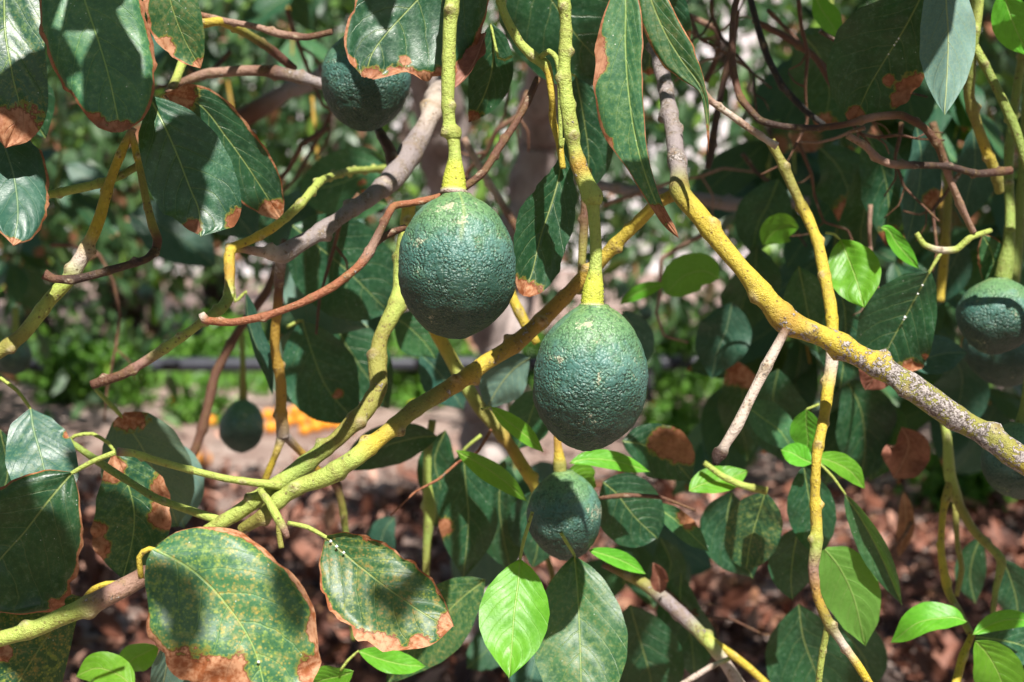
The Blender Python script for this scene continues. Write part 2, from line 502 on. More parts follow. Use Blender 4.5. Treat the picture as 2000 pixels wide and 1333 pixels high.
def prof_eval(prof, u):
    p = np.array(prof, float)
    out = []
    for k in (1, 2):
        w = np.interp(u, p[:, 0], p[:, k])
        # smooth the polyline a little
        f = np.linspace(0, 1, 241)
        wf = np.interp(f, p[:, 0], p[:, k])
        ker = np.hanning(19)
        ker /= ker.sum()
        ws = np.convolve(np.pad(wf, 9, mode='edge'), ker, 'valid')
        edge = np.clip(np.minimum(f, 1 - f) / .06, 0, 1)
        wf = ws * edge + wf * (1 - edge)
        out.append(np.interp(u, f, wf))
    return out


NLEAF = [0]


def leaf_geo(mid3, wl, wr, N0, nv=6, fold=.22, wave=.05, curl=.0, burn=(), edge=(0, 0), yel=(0, 0), seed=0, rag=0.0, quilt=.022):
    """mid3: points along the midrib; wl, wr: half widths in metres; N0: normals. Returns verts, quads and the leaf's attributes."""
    r0 = np.random.default_rng(seed)
    n = len(mid3)
    u = np.linspace(0, 1, n)
    T = np.gradient(mid3, axis=0)
    T /= np.linalg.norm(T, axis=1)[:, None] + 1e-12
    N = N0 - T * np.sum(N0 * T, 1)[:, None]
    N /= np.linalg.norm(N, axis=1)[:, None] + 1e-12
    B = np.cross(N, T)
    v = np.linspace(-1, 1, 2 * nv + 1)
    L = np.linalg.norm(np.diff(mid3, axis=0), axis=1).sum()
    w = np.where(v[None] < 0, wl[:, None], wr[:, None])
    # field of scorch: 0.5 is the border
    U, VV = np.meshgrid(u, v, indexing='ij')
    X = VV * w
    fld = np.zeros_like(U)
    for (bu, bv, br) in burn:
        bw = np.interp(bu, u, (wl if bv < 0 else wr))
        dd = np.sqrt(((U - bu) * L) ** 2 + (X - bv * bw) ** 2) / L
        fld = np.maximum(fld, np.clip(1 - dd / (2 * br), 0, 1))
    for sgn, ew in ((-1, edge[0]), (1, edge[1])):
        if ew > 0:
            ew = ew * np.clip(np.interp(U, np.linspace(0, 1, 11), r0.normal(.8, .75, 11)), .02, 3)
            fld = np.where(np.sign(VV) == sgn, np.maximum(fld, np.clip(1 - (1 - np.abs(VV)) / (2 * ew), 0, 1)), fld)
    ph = r0.uniform(0, 6.28, 4)
    k1, k2 = r0.uniform(7, 12), r0.uniform(15, 22)
    wv = wave * w * VV ** 2 * (np.sin(U * k1 + ph[0] + np.sign(VV) * ph[1]) + .5 * np.sin(U * k2 + ph[2] + np.sign(VV) * ph[3]))
    crisp = np.clip((fld - .45) * 2.5, 0, 1)
    wv = wv + crisp * w * .07 * np.sin(U * 24 + VV * 4 + ph[0])
    jag = 1 + (rag + .03 * crisp) * np.interp(U, np.linspace(0, 1, 26), r0.normal(0, 1, 26)) * np.abs(VV) ** 6
    Nh = fold * np.abs(X) - curl * w * VV ** 2 + wv
    hw = np.maximum(wl, wr).max()
    if n > 24:
        Nh = Nh + quilt * hw * np.cos(2 * np.pi * (U * 6.6 - np.abs(VV) ** 1.3 * 2.3 + .43 * (VV > 0))) * np.clip(1.1 - np.abs(VV), 0, 1) * np.clip(np.abs(VV) * 6, 0, 1) * np.clip(U * 8, 0, 1)
    kx = r0.normal(0, 1, (4, 3))
    for a, b, c in kx:
        Nh = Nh + .028 * hw * np.sin(U * (6 + 3 * a) + VV * 2.6 * b + c * 5)
    Nh = Nh + crisp * np.abs(VV) * w * r0.normal(0, .22)
    V = mid3[:, None] + B[:, None] * (X * jag)[..., None] + N[:, None] * Nh[..., None]
    m = 2 * nv + 1
    i = np.arange(n - 1)[:, None] * m
    j = np.arange(m - 1)[None]
    F = np.stack([i + j, i + m + j, i + m + j + 1, i + j + 1], -1).reshape(-1, 4)
    yf = np.interp(U, [0, .5, 1], [yel[0], (yel[0] + yel[1]) / 2, yel[1]])
    uvl = np.stack([U, VV, X], -1).reshape(-1, 3)
    return V.reshape(-1, 3), F, uvl, fld.ravel(), yf.ravel()


def leaf(parent, mid, w, d, kind='mature', dz=0.02, prof=None, roll=0, tilt=0, pet=None, pr=4.0, pd=None, under=False, fold=.22, wave=.05,
         curl=0.0, bow=0.0, nu=None, label=None, rag=0.0, pcol='lime', dots=(), **kw):
    """A leaf whose midrib runs through the given points at distance d (to d + dz at the tip). w is its full width, or None when prof holds half widths
    (left of travel is the + side of each pair's second value). roll turns it about its midrib."""
    NLEAF[0] += 1
    big = d < 1.25
    nu = max(nu or 0, 46 if big else 16)
    nv = 8 if big else 4
    pts = np.array([[*p, k / (len(mid) - 1)] for k, p in enumerate(mid)], float)
    S, _ = spline(np.c_[pts[:, :2], np.zeros(len(pts)), pts[:, 2]], nu + 1)
    u = np.linspace(0, 1, nu + 1)
    dd = d + dz * u + bow * np.sin(np.pi * u)
    m3 = np.array([at(S[k, 0], S[k, 1], dd[k]) for k in range(nu + 1)])
    sc = KP * d
    if w is None:
        wl, wr = prof_eval(prof, u)
    else:
        wl, wr = prof_eval(prof or DEFAULT, u)
        wl, wr = wl * w / 2, wr * w / 2
    wl, wr = wl * sc, wr * sc
    T = np.gradient(m3, axis=0)
    T /= np.linalg.norm(T, axis=1)[:, None]
    N = np.array(CAMV)[None] - m3
    N -= T * np.sum(N * T, 1)[:, None]
    N /= np.linalg.norm(N, axis=1)[:, None]
    B = np.cross(N, T)
    rr = math.radians(roll)
    N = N * math.cos(rr) + B * math.sin(rr)
    V, F, uvl, bf, yf = leaf_geo(m3, wl, wr, N, nv, fold, wave, curl, seed=NLEAF[0] * 13 + 5, rag=rag, **kw)
    if under:
        F = F[:, ::-1]
    F = [tuple(f) for f in F]
    midx = [0] * len(F)
    col = np.full((len(V), 3), .2)
    li = np.zeros(len(V))
    if pet:
        pd = pd if pd is not None else d
        pp = [(x, y, pd + (d - pd) * k / len(pet), pr) for k, (x, y) in enumerate(pet)]
        pp += [(mid[0][0], mid[0][1], d + .001, pr * .8), (S[2, 0], S[2, 1], dd[2] + .002, pr * .45)]
        V2, F2, C2, L2 = tube_geo(pp, pcol, sides=8, rough=.02, step=.006)
        k = len(V)
        F += [tuple(int(i) + k for i in f) for f in F2]
        midx += [1] * len(F2)
        V = np.vstack([V, V2])
        z = np.zeros(len(V2))
        uvl = np.vstack([uvl, np.zeros((len(V2), 3))])
        bf, yf, li = np.r_[bf, z], np.r_[yf, z], np.r_[li, L2]
        col = np.vstack([col, C2])
    for du in dots:
        kk = du * nu
        c0 = np.array([np.interp(kk, range(nu + 1), m3[:, a]) for a in range(3)]) + N[int(kk)] * .0006
        rr_ = random.uniform(.0007, .0014)
        oc = np.array([(1, 0, 0), (-1, 0, 0), (0, 1, 0), (0, -1, 0), (0, 0, 1), (0, 0, -1), (.6, .6, .6), (-.6, -.6, -.6)])[:6] * rr_ + c0
        k = len(V)
        f8 = [(0, 2, 4), (2, 1, 4), (1, 3, 4), (3, 0, 4), (2, 0, 5), (1, 2, 5), (3, 1, 5), (0, 3, 5)]
        F += [tuple(i + k for i in f) for f in f8]
        midx += [2] * 8
        V = np.vstack([V, oc])
        uvl = np.vstack([uvl, np.zeros((6, 3))])
        bf, yf, li = np.r_[bf, np.zeros(6)], np.r_[yf, np.zeros(6)], np.r_[li, np.zeros(6)]
        col = np.vstack([col, np.full((6, 3), .7)])
    o = mesh_obj('leaf', V, F, None, parent, origin=m3[0], mats=[M[kind], M['bark'], M['wax']], midx=midx,
                 attrs={'uvl': ('FLOAT_VECTOR', uvl), 'burn': ('FLOAT', bf), 'yel': ('FLOAT', yf), 'col': ('FLOAT_COLOR', col), 'lich': ('FLOAT', li)})
    return tag(o, label)


# ---- shared leaf meshes for the many leaves further back: length 1 along -Z, face towards -Y
def unit_leaf(k, kind):
    r0 = np.random.default_rng(100 + k)
    n = 13
    u = np.linspace(0, 1, n)
    bend = r0.uniform(-.12, .22)
    m3 = np.stack([r0.uniform(-.06, .06) * np.sin(u * 3.1), -bend * np.sin(u * 1.9) + 0 * u, -u], 1)
    wl, wr = prof_eval(DEFAULT if k % 2 else BLUNT, u)
    ww = r0.uniform(.21, .29)
    burn = [[], [(1, 0, .08)], [(.95, .3, .16)], [(.8, .9, .07)], [], [(1, 0, .05)]][k % 6]
    V, F, uvl, bf, yf = leaf_geo(m3, wl * ww, wr * ww, np.tile([0, -1.0, 0], (n, 1)), 3, r0.uniform(.1, .4), .08, r0.uniform(0, .2), burn=burn, seed=k)
    uvl[:, 2] *= .15
    o = mesh_obj('leaf', V, F, M[kind], None, origin=(0, 0, 0), attrs={'uvl': ('FLOAT_VECTOR', uvl), 'burn': ('FLOAT', bf), 'yel': ('FLOAT', yf)})
    me = o.data
    bpy.data.objects.remove(o)
    return me


UNIT = {k: [unit_leaf(i + 10 * j, k) for i in range(6)] for j, k in enumerate(('mature', 'glaucous', 'young', 'dry', 'sunlit'))}


def hang_leaf(parent, p, direction, normal, length, kind, name='leaf'):
    """A leaf that shares its mesh with others, from point p along direction."""
    z = -Vector(direction).normalized()
    y = -Vector(normal)
    y = (y - z * y.dot(z)).normalized()
    x = y.cross(z)
    me = random.choice(UNIT[kind])
    o = bpy.data.objects.new(name, me)
    COL.objects.link(o)
    o.rotation_euler = Matrix((x, y, z)).transposed().to_euler()
    o.scale = (length,) * 3
    put(o, p, parent)
    return o


def leaf_cloud(centres, dirs, norms, lens, wr=.5):
    """Many small folded leaves as one mesh (numpy): six faces each."""
    n = len(centres)
    D = dirs / np.linalg.norm(dirs, axis=1)[:, None]
    N = norms - D * np.sum(norms * D, 1)[:, None]
    N /= np.linalg.norm(N, axis=1)[:, None] + 1e-9
    B = np.cross(N, D)
    tpl = [(0, 0, 0), (.28, .8, .10), (.28, -.8, .10), (.34, 0, -.03), (.66, .78, .06), (.66, -.78, .06), (.70, 0, -.02), (1, 0, -.10)]
    V = np.stack([centres + D * (a * lens)[:, None] + B * (b * lens * wr / 2)[:, None] + N * (c * lens)[:, None] for a, b, c in tpl], 1).reshape(-1, 3)
    f = np.array([(0, 3, 1), (0, 2, 3), (1, 3, 6), (1, 6, 4), (3, 2, 5), (3, 5, 6), (4, 6, 7), (6, 5, 7)])
    F = (np.arange(n)[:, None, None] * 8 + f[None]).reshape(-1, 3)
    return V, F


def rand_dirs(n, mean, spread, r=rng):
    v = np.asarray(mean, float)[None] + r.normal(0, spread, (n, 3))
    return v / np.linalg.norm(v, axis=1)[:, None]


def foliage(name, parent, C, mean, spread, lens, mat, nmean=(0, -.4, .8), kind='stuff', wr=.5):
    n = len(C)
    V, F = leaf_cloud(C, rand_dirs(n, mean, spread), rand_dirs(n, nmean, .6), lens, wr)
    lr = np.repeat(rng.random(n), 8)
    o = mesh_obj(name, V, F, M[mat], parent, attrs={'lr': ('FLOAT', lr)}, smooth=False)
    return tag(o, kind=kind)


# ------------------------------------------------------------------ setting: ground, hillside
def terrain_h(x, y):
    return 0.05 * np.sin(x * .7 + 1) * np.sin(y * .55) * np.clip((y - 1) / 4, 0, 1) + 0.012 * np.sin(x * 5.1) * np.sin(y * 4.3)


gx = np.r_[np.linspace(-60, -8, 27)[:-1], np.linspace(-8, 8, 129), np.linspace(8, 60, 27)[1:]]
gy = np.r_[np.linspace(-20, 0, 11)[:-1], np.linspace(0, 14, 113), np.linspace(14, 31, 18)[1:]]
GX, GY = np.meshgrid(gx, gy, indexing='ij')
GZ = terrain_h(GX, GY)
ii = np.arange(len(gx) - 1)[:, None] * len(gy)
jj = np.arange(len(gy) - 1)[None]
GF = np.stack([ii + jj, ii + len(gy) + jj, ii + len(gy) + jj + 1, ii + jj + 1], -1).reshape(-1, 4)
ground = mesh_obj('ground', np.stack([GX, GY, GZ], -1).reshape(-1, 3), GF, M['soil'], origin=(0, 0, 0))
tag(ground, kind='structure')
hx = np.linspace(-90, 90, 61)
hy = np.linspace(24, 100, 39)
HX, HY = np.meshgrid(hx, hy, indexing='ij')
HZ = -0.4 + np.clip((HY - 25) * .42, -.1, 40) * (1 + .1 * np.sin(HX * .06)) + .7 * np.sin(HX * .21 + HY * .13) * np.clip((HY - 25) / 10, 0, 1)
ii = np.arange(len(hx) - 1)[:, None] * len(hy)
jj = np.arange(len(hy) - 1)[None]
HF = np.stack([ii + jj, ii + len(hy) + jj, ii + len(hy) + jj + 1, ii + jj + 1], -1).reshape(-1, 4)
hill = mesh_obj('hillside', np.stack([HX, HY, HZ], -1).reshape(-1, 3), HF, M['hill'], origin=(0, 24, 0))
tag(hill, kind='structure')


def ground_at(px, py):
    """The point of flat ground seen at a pixel."""
    v = at(px, py, 1.0) - CAMV
    t = -CAM_H / v.z
    p = CAMV + v * t
    return Vector((p.x, p.y, float(terrain_h(np.array(p.x), np.array(p.y)))))


# leaf litter: 280 of the largest as pieces of the ground, the rest one mass
LITTER = [me for me in UNIT['dry']]
for k in range(280):
    for _ in range(20):
        p = ground_at(random.uniform(-20, 2020), random.uniform(905, 1333) if random.random() < .85 else random.uniform(850, 960))
        if p.y < 6.2:
            break
    o = hang_leaf(ground, p + Vector((0, 0, random.uniform(.012, .05))), (random.gauss(0, 1), random.gauss(0, 1), random.gauss(0, .25)),
                  (random.gauss(0, .5), random.gauss(-.15, .5), 1), random.uniform(.07, .13), 'dry', 'fallen_leaf')
n = 17000
yy = 2.6 + 4.3 * rng.random(n) ** 1.0
xx = (rng.random(n) - .5) * (yy * .95 + .6)
keep = (rng.random(n) < np.clip(1.1 - (yy - 5.4) * .8, .05, 1))
xx, yy = xx[keep], yy[keep]
C = np.stack([xx, yy, terrain_h(xx, yy) + rng.uniform(.003, .035, len(xx))], 1)
litter = foliage('leaf_litter', None, C, (0, 0, 0), 1.0, np.clip(np.exp(rng.normal(-2.95, .5, len(xx))), .018, .15), 'fol_dark', (0, -.2, 1), wr=.45)
g = NG('litter_leaf')
lr = g.attr('lr')
c = g.mix(g.ss(lr, 0, .55), (0.045, 0.018, 0.013), (0.17, 0.060, 0.034))
c = g.mix(g.ss(lr, .55, 1.0), c, (0.40, 0.22, 0.16))
M['litter'] = g.done(g.bsdf(c, .65, None, .4))
litter.data.materials[0] = M['litter']
n = 1500
yy = 2.6 + 4.8 * rng.random(n)
xx = (rng.random(n) - .5) * (yy * .95 + .6)
tl = foliage('twig_litter', None, np.stack([xx, yy, terrain_h(xx, yy) + rng.uniform(.02, .05, n)], 1), (0, 0, 0), 1.0, rng.uniform(.08, .32, n), 'fol_dark', (0, -.2, 1), wr=.05)
tl.data.materials[0] = M['litter']
tco = np.empty(len(tl.data.vertices) * 3, np.float32)
tl.data.vertices.foreach_get('co', tco)
tco = tco.reshape(-1, 8, 3)
tco[:, :, 2] = tco[:, :1, 2] + (tco[:, :, 2] - tco[:, :1, 2]) * .15
tl.data.vertices.foreach_set('co', tco.ravel())

# ------------------------------------------------------------------ the tree in front: trunk, limbs, branches
tree = tag(empty('avocado_tree', ground_at(955, 1200)), 'avocado tree whose drooping yellow-green branches and scorched dark leaves fill the foreground', 'avocado tree', 'orchard trees')


def trunk(name, parent, pts, mat, label=None, sides=16, rough=.08):
    V, F, C, Lc = tube_geo(pts, 'grey', sides=sides, rough=rough, step=.03)
    return tag(mesh_obj(name, V, F, M[mat], parent, origin=V[0]), label)


TD = 4.0
tg = ground_at(955, 1200)
trk = trunk('trunk', tree, [(945, 1290, TD, 78), (950, 1120, TD, 62), (945, 900, TD, 54), (965, 740, TD, 50), (985, 640, TD, 48), (1020, 450, TD, 44), (1050, 280, TD, 42), (1070, 60, TD - .3, 40), (1090, -250, TD - .9, 38)], 'trunk')
trunk('stem', tree, [(985, 690, TD, 46), (930, 560, TD - .05, 48), (880, 380, TD - .15, 52), (855, 220, TD - .3, 50), (830, 40, TD - .5, 46), (780, -220, TD - 1.0, 40)], 'trunk')


def branch(label, pts, cols, **kw):
    kw.setdefault('node', .03)
    return twig('branch', tree, pts, cols, label, **kw)


D = .92
# stalk shoots of the two sharp fruits
b_a1 = branch('straight pale green shoot above the centre fruit', [(905, -200, D + .03, 14), (890, -90, D, 14), (885, -10, D, 14), (880, 60, D, 14.5), (877, 120, D, 14), (876, 190, D, 14), (878, 245, D, 13.5), (884, 262, D, 18.5), (886, 275, D, 14)], 'lime', node=.022, lich=.05)
b_a2 = branch('thick knobbly shoot above the lower sharp fruit', [(1085, -175, D + .02, 13), (1096, -70, D - .01, 13), (1102, 0, D - .01, 13), (1106, 60, D - .01, 13.5), (1103, 150, D - .01, 14), (1110, 220, D - .01, 14.5), (1121, 285, D - .01, 16), (1134, 330, D - .01, 17.5), (1146, 362, D - .01, 17), (1156, 386, D - .01, 22), (1158, 400, D - .01, 15)],
              ['lime', 'lime', 'lime', 'lime', 'lime', 'lime', 'lime', 'ochre', 'lime', 'lime'], node=.019, lich=[0, 0, 0, 0, .0, .05, .15, .42, .15, .0, 0])
# the big yellow branch on the right
b_y = branch('thick yellow branch crusted with grey lichen', [(1300, -260, 1.3, 16), (1275, -60, 1.2, 16), (1285, 100, 1.12, 16), (1302, 180, 1.08, 17), (1316, 260, 1.04, 17), (1325, 330, 1.0, 18), (1328, 372, .98, 21), (1360, 415, .97, 20), (1405, 472, .96, 20), (1465, 540, .95, 21), (1500, 585, .95, 22), (1535, 628, .95, 26), (1580, 648, .95, 22), (1640, 674, .95, 23), (1710, 712, .95, 26), (1760, 742, .94, 25), (1830, 790, .94, 27), (1900, 835, .94, 26), (1960, 872, .93, 26), (2060, 935, .93, 27), (2300, 1050, .95, 29), (2700, 1180, 1.05, 31), (3300, 1300, 1.3, 34)],
             ['grey', 'grey', 'grey', 'grey', 'grey', 'grey', 'olive', 'yel', 'yel', 'yel', 'yel', 'ochre', 'yel', 'yel', 'yel', 'olive', 'olive', 'olive', 'olive', 'yel'], node=.035, lich=[.5, .5, .5, .4, .35, .4, .1, 0, .0, .05, .1, .42, .28, .38, .48, .52, .56, .52, .52, .46], sides=16)
twig('twig', b_y, [(1532, 645, .94, 9), (1510, 690, .93, 10), (1470, 770, .925, 10.5), (1440, 830, .92, 11), (1417, 868, .92, 11), (1410, 884, .92, 13), (1402, 893, .92, 14), (1397, 909, .92, 6)], ['brown', 'beige', 'beige', 'beige', 'beige', 'dark', 'dark', 'black'], 'dead grey stub with a broken dark tip', node=.05, lich=[.1, .15, .25, .2, .2, .1, .05, 0])
b_d = branch('long yellow branch running down to the lower left', [(1322, 378, .99, 15), (1285, 397, 1.0, 12), (1240, 440, 1.02, 13), (1190, 492, 1.03, 14), (1120, 565, 1.04, 15), (1060, 625, 1.04, 17), (1000, 678, 1.03, 17), (945, 715, 1.02, 17), (890, 750, 1.01, 17), (835, 785, 1.0, 17), (790, 818, .99, 17), (730, 865, .98, 17), (690, 898, .97, 19), (640, 930, .97, 21), (590, 948, .97, 17), (548, 975, .97, 16), (515, 1005, .97, 14), (470, 1035, .98, 12)],
             ['ochre', 'yel', 'yel', 'yel', 'ochre', 'ochre', 'ochre', 'yel', 'ochre', 'olive', 'olive', 'yel', 'lime', 'lime', 'lime', 'lime', 'olive', 'olive'], node=.026, lich=[.2, .1, .05, .1, .2, .25, .25, .2, .3, .22, .22, .2, .1, .15, .1, .15, .2, .2])
b_e = branch('curving olive green branch left of the centre fruit', [(800, 395, 1.06, 14), (790, 470, 1.06, 15), (783, 540, 1.06, 17), (772, 600, 1.05, 18), (745, 660, 1.04, 17), (738, 720, 1.03, 18), (742, 760, 1.02, 19), (715, 805, 1.01, 19), (660, 855, 1.0, 18), (600, 905, .99, 18), (540, 948, .98, 17), (490, 985, .98, 16), (440, 1015, .98, 14), (400, 1035, .98, 11)],
             ['yel', 'lime', 'lime', 'lime', 'olive', 'olive', 'olive', 'olive', 'olive', 'green', 'lime', 'lime', 'lime'], node=.03, lich=[.05, .1, .1, .2, .12, .15, .25, .3, .15, .1, .05])
b_e1 = branch('thin green twig running left from the fork', [(548, 948, .97, 9), (500, 943, .965, 7.5), (440, 935, .96, 7), (380, 921, .955, 7), (310, 902, .95, 7.5), (262, 886, .945, 8), (228, 882, .94, 9)], ['lime', 'lime', 'lime', 'lime', 'lime', 'lime', 'pink'], node=.03)
twig('twig', b_e, [(440, 1018, .98, 8), (380, 1000, .985, 8), (300, 970, .99, 8.5), (220, 920, 1.0, 8), (160, 880, 1.0, 7), (118, 850, 1.01, 6)], ['lime', 'lime', 'green', 'green', 'green'], node=.05)
b_e2 = twig('twig', b_d, [(508, 958, .965, 7), (528, 988, .955, 9), (546, 1015, .95, 10), (556, 1035, .95, 8), (562, 1052, .95, 6)], ['lime', 'lime', 'lime', 'pink', 'brown'], node=.02)
twig('twig', b_d, [(545, 1012, .95, 7), (545, 1045, .95, 6), (550, 1072, .95, 6)], ['olive'], node=.03)
# upper left
b_f = branch('yellow-green branch slanting down the left edge', [(262, 250, .97, 7), (243, 285, .97, 9), (222, 335, .97, 9), (205, 385, .97, 11), (182, 455, .97, 13), (158, 505, .97, 15), (130, 550, .97, 15), (98, 585, .97, 15), (70, 622, .97, 16), (40, 655, .97, 14), (-40, 708, .97, 15), (-200, 790, 1.0, 16), (-500, 860, 1.1, 18)], ['pink', 'yel', 'yel', 'yel', 'yel', 'beige', 'lime', 'lime', 'lime', 'olive'], node=.028, lich=[.3, 0, 0, 0, .05, .35, .15, .2, .1, .1])
b_g = branch('green twig crossing under the long leaves', [(270, 322, .98, 7), (235, 343, .98, 8.5), (190, 360, .98, 9), (140, 371, .98, 9), (86, 383, .98, 9), (30, 396, .985, 8)], ['olive', 'green', 'lime', 'lime', 'lime', 'green'], node=.03)
b_h = branch('yellow twig ending in a dark dead spur', [(256, 252, .97, 6), (264, 290, .97, 7), (276, 340, .97, 8), (287, 395, .97, 8), (298, 440, .97, 9), (308, 468, .97, 9), (304, 488, .97, 9), (285, 506, .96, 8), (240, 521, .955, 8.5), (190, 535, .95, 9), (140, 546, .95, 9), (105, 545, .95, 8), (88, 537, .95, 11)], ['pink', 'yel', 'olive', 'olive', 'olive', 'brown', 'dark', 'dark', 'dark', 'dark', 'dark', 'brown', 'brown'], node=.025)
b_i = branch('pale green twig with bent joints', [(760, 330, 1.45, 7), (680, 335, 1.25, 7), (625, 355, 1.08, 8), (590, 395, 1.04, 9), (560, 424, 1.04, 9), (530, 447, 1.03, 10), (490, 468, 1.02, 9), (455, 482, 1.01, 10), (448, 500, 1.0, 11), (450, 540, .99, 11), (446, 578, .98, 11), (432, 602, .97, 11), (404, 622, .97, 10), (370, 648, .98, 10), (330, 677, .98, 10), (290, 703, .99, 10.5), (240, 730, .99, 11), (198, 745, .99, 11), (180, 752, .99, 10)], ['lime', 'lime', 'lime', 'lime', 'lime', 'yel', 'yel', 'yel', 'yel', 'ochre', 'lime', 'green', 'green', 'lime', 'lime', 'pink', 'brown'], node=.022, lich=.05)
b_j = branch('grey forked branch above the red twig', [(905, -120, 1.7, 22), (885, 40, 1.5, 22), (862, 150, 1.3, 22), (845, 215, 1.2, 22), (815, 275, 1.18, 22), (788, 318, 1.16, 24), (765, 352, 1.14, 25), (738, 372, 1.12, 19), (690, 408, 1.10, 17), (640, 442, 1.08, 17), (590, 475, 1.06, 18), (552, 498, 1.05, 20), (520, 494, 1.04, 12), (478, 488, 1.02, 9), (455, 488, 1.01, 8)], ['grey', 'grey', 'grey', 'beige', 'grey', 'grey', 'grey', 'grey', 'grey', 'grey', 'grey', 'grey', 'beige', 'pink', 'yel'], node=.04, lich=.30, sides=16)
twig('twig', b_j, [(770, 330, 1.15, 14), (762, 295, 1.16, 12), (745, 262, 1.17, 10), (735, 245, 1.18, 8)], ['brown', 'brown', 'dark'], node=.03)
b_k = branch('reddish brown bare twig pointing left', [(1050, 155, .99, 7), (1030, 200, .98, 8), (990, 265, .97, 8), (945, 335, .955, 8), (900, 370, .95, 8), (850, 388, .93, 7.5), (800, 397, .92, 8), (768, 403, .91, 8.5), (748, 440, .90, 8), (722, 492, .895, 10.5), (700, 522, .89, 9.5), (650, 560, .885, 8.5), (585, 593, .88, 8), (520, 618, .88, 7.5), (455, 630, .88, 7.5), (405, 626, .88, 8), (396, 619, .88, 11), (391, 621, .88, 8)], ['brown', 'brown', 'brown', 'brown', 'brown', 'red', 'red', 'red', 'brown', 'pink', 'red', 'red', 'red', 'red', 'red', 'red', 'beige'], node=.024, lich=[.1, .1, .1, .1, .1, .1, .1, .1, .2, .42, .3, .1, .08, .1, .1, .12, .1])
twig('twig', b_k, [(715, 492, .9, 8), (745, 465, .91, 8), (790, 445, .93, 7)], ['pink', 'brown', 'brown'], node=.03)
b_l = branch('yellow-brown upright twig that forks below', [(548, 505, 1.10, 13), (545, 560, 1.12, 10), (540, 620, 1.14, 10), (536, 680, 1.15, 10), (545, 740, 1.16, 11), (550, 800, 1.17, 12), (553, 852, 1.18, 14)], ['grey', 'brown', 'ochre', 'ochre', 'ochre', 'ochre', 'grey'], node=.035, lich=[.4, .1, .05, .1, .05, .05, .3])
twig('twig', b_l, [(553, 850, 1.18, 12), (540, 885, 1.18, 8), (520, 935, 1.19, 8), (510, 990, 1.2, 8)], ['grey', 'yel', 'yel', 'green'], node=.05)
twig('twig', b_l, [(556, 850, 1.18, 10), (585, 880, 1.2, 8), (622, 918, 1.22, 8), (655, 945, 1.24, 9), (668, 985, 1.25, 8), (678, 1055, 1.27, 6), (690, 1250, 1.3, 6)], ['grey', 'ochre', 'ochre', 'brown', 'olive', 'green'], node=.05)
branch('dark brown leaning twig in the left shade', [(560, 470, 1.5, 10), (520, 570, 1.5, 9), (460, 655, 1.5, 9), (420, 730, 1.5, 10), (405, 800, 1.5, 10), (385, 870, 1.5, 9), (365, 915, 1.5, 8)], 'brown', node=.06)
# right
b_m = branch('slender yellow twig hanging behind the lichen branch', [(1505, 275, 1.06, 10), (1525, 315, 1.06, 10), (1553, 375, 1.06, 11), (1578, 425, 1.06, 11), (1598, 475, 1.05, 11), (1610, 535, 1.04, 12), (1622, 590, 1.03, 12), (1626, 650, 1.02, 13), (1626, 705, 1.01, 13), (1616, 765, 1.0, 12), (1607, 830, .99, 11), (1594, 895, .98, 11), (1593, 960, .98, 10), (1594, 1010, .98, 12), (1594, 1060, .98, 13), (1588, 1110, .98, 11), (1596, 1165, .98, 10), (1618, 1215, .98, 11), (1648, 1260, .98, 9), (1675, 1300, .98, 9), (1715, 1365, .98, 8)],
             ['olive', 'olive', 'olive', 'yel', 'yel', 'yel', 'yel', 'yel', 'beige', 'yel', 'yel', 'yel', 'yel', 'yel', 'lime', 'pink', 'ochre', 'olive', 'beige', 'yel', 'yel'], node=.024, lich=[.1, .1, .1, .1, .1, .1, .15, .2, .42, .2, .2, .2, .15, .15, .1, .25, .15, .15, .2])
twig('twig', b_m, [(1618, 1218, .98, 8), (1610, 1260, .985, 7), (1602, 1310, .99, 7), (1594, 1380, 1.0, 7)], 'lime', node=.04)
b_n = branch('green forked shoot at the top right', [(1930, -170, 1.06, 13), (1914, -60, 1.1, 12), (1905, 40, 1.1, 13), (1898, 85, 1.1, 14), (1893, 140, 1.11, 11), (1893, 190, 1.12, 11), (1907, 240, 1.13, 11), (1925, 290, 1.14, 11), (1945, 340, 1.15, 11), (1952, 375, 1.16, 10)], ['lime', 'lime', 'lime', 'green', 'green', 'olive', 'olive', 'yel', 'olive'], node=.03)
twig('twig', b_n, [(1902, 90, 1.1, 9), (1930, 140, 1.1, 9), (1958, 195, 1.1, 9), (1982, 250, 1.1, 10), (2000, 310, 1.1, 9), (2025, 370, 1.1, 9), (2060, 470, 1.12, 8), (2075, 580, 1.13, 6)], ['lime', 'green', 'green', 'green'], node=.04)
b_o = branch('green upright shoot at the right edge', [(2060, -170, 1.1, 11), (2025, -60, 1.18, 10), (2003, 70, 1.2, 9), (1985, 190, 1.2, 9), (1970, 300, 1.19, 10), (1972, 400, 1.18, 10), (1972, 450, 1.17, 11)], ['green', 'green', 'olive', 'green'], node=.04)
branch('wiry red-brown vine crossing the upper right', [(1455, -60, 1.15, 6), (1432, 30, 1.12, 6.5), (1430, 130, 1.1, 7.5), (1445, 190, 1.09, 8), (1485, 235, 1.08, 7.5), (1530, 247, 1.07, 7), (1590, 250, 1.07, 7), (1650, 243, 1.06, 7.5), (1710, 228, 1.06, 8.5), (1760, 225, 1.06, 8), (1805, 250, 1.06, 7.5), (1835, 290, 1.07, 9), (1855, 350, 1.08, 8), (1880, 410, 1.09, 8), (1900, 455, 1.1, 7)], ['brown', 'brown', 'brown', 'brown', 'dark', 'dark', 'dark', 'brown', 'pink', 'brown', 'brown', 'brown', 'pink'], node=.04, lich=.15)
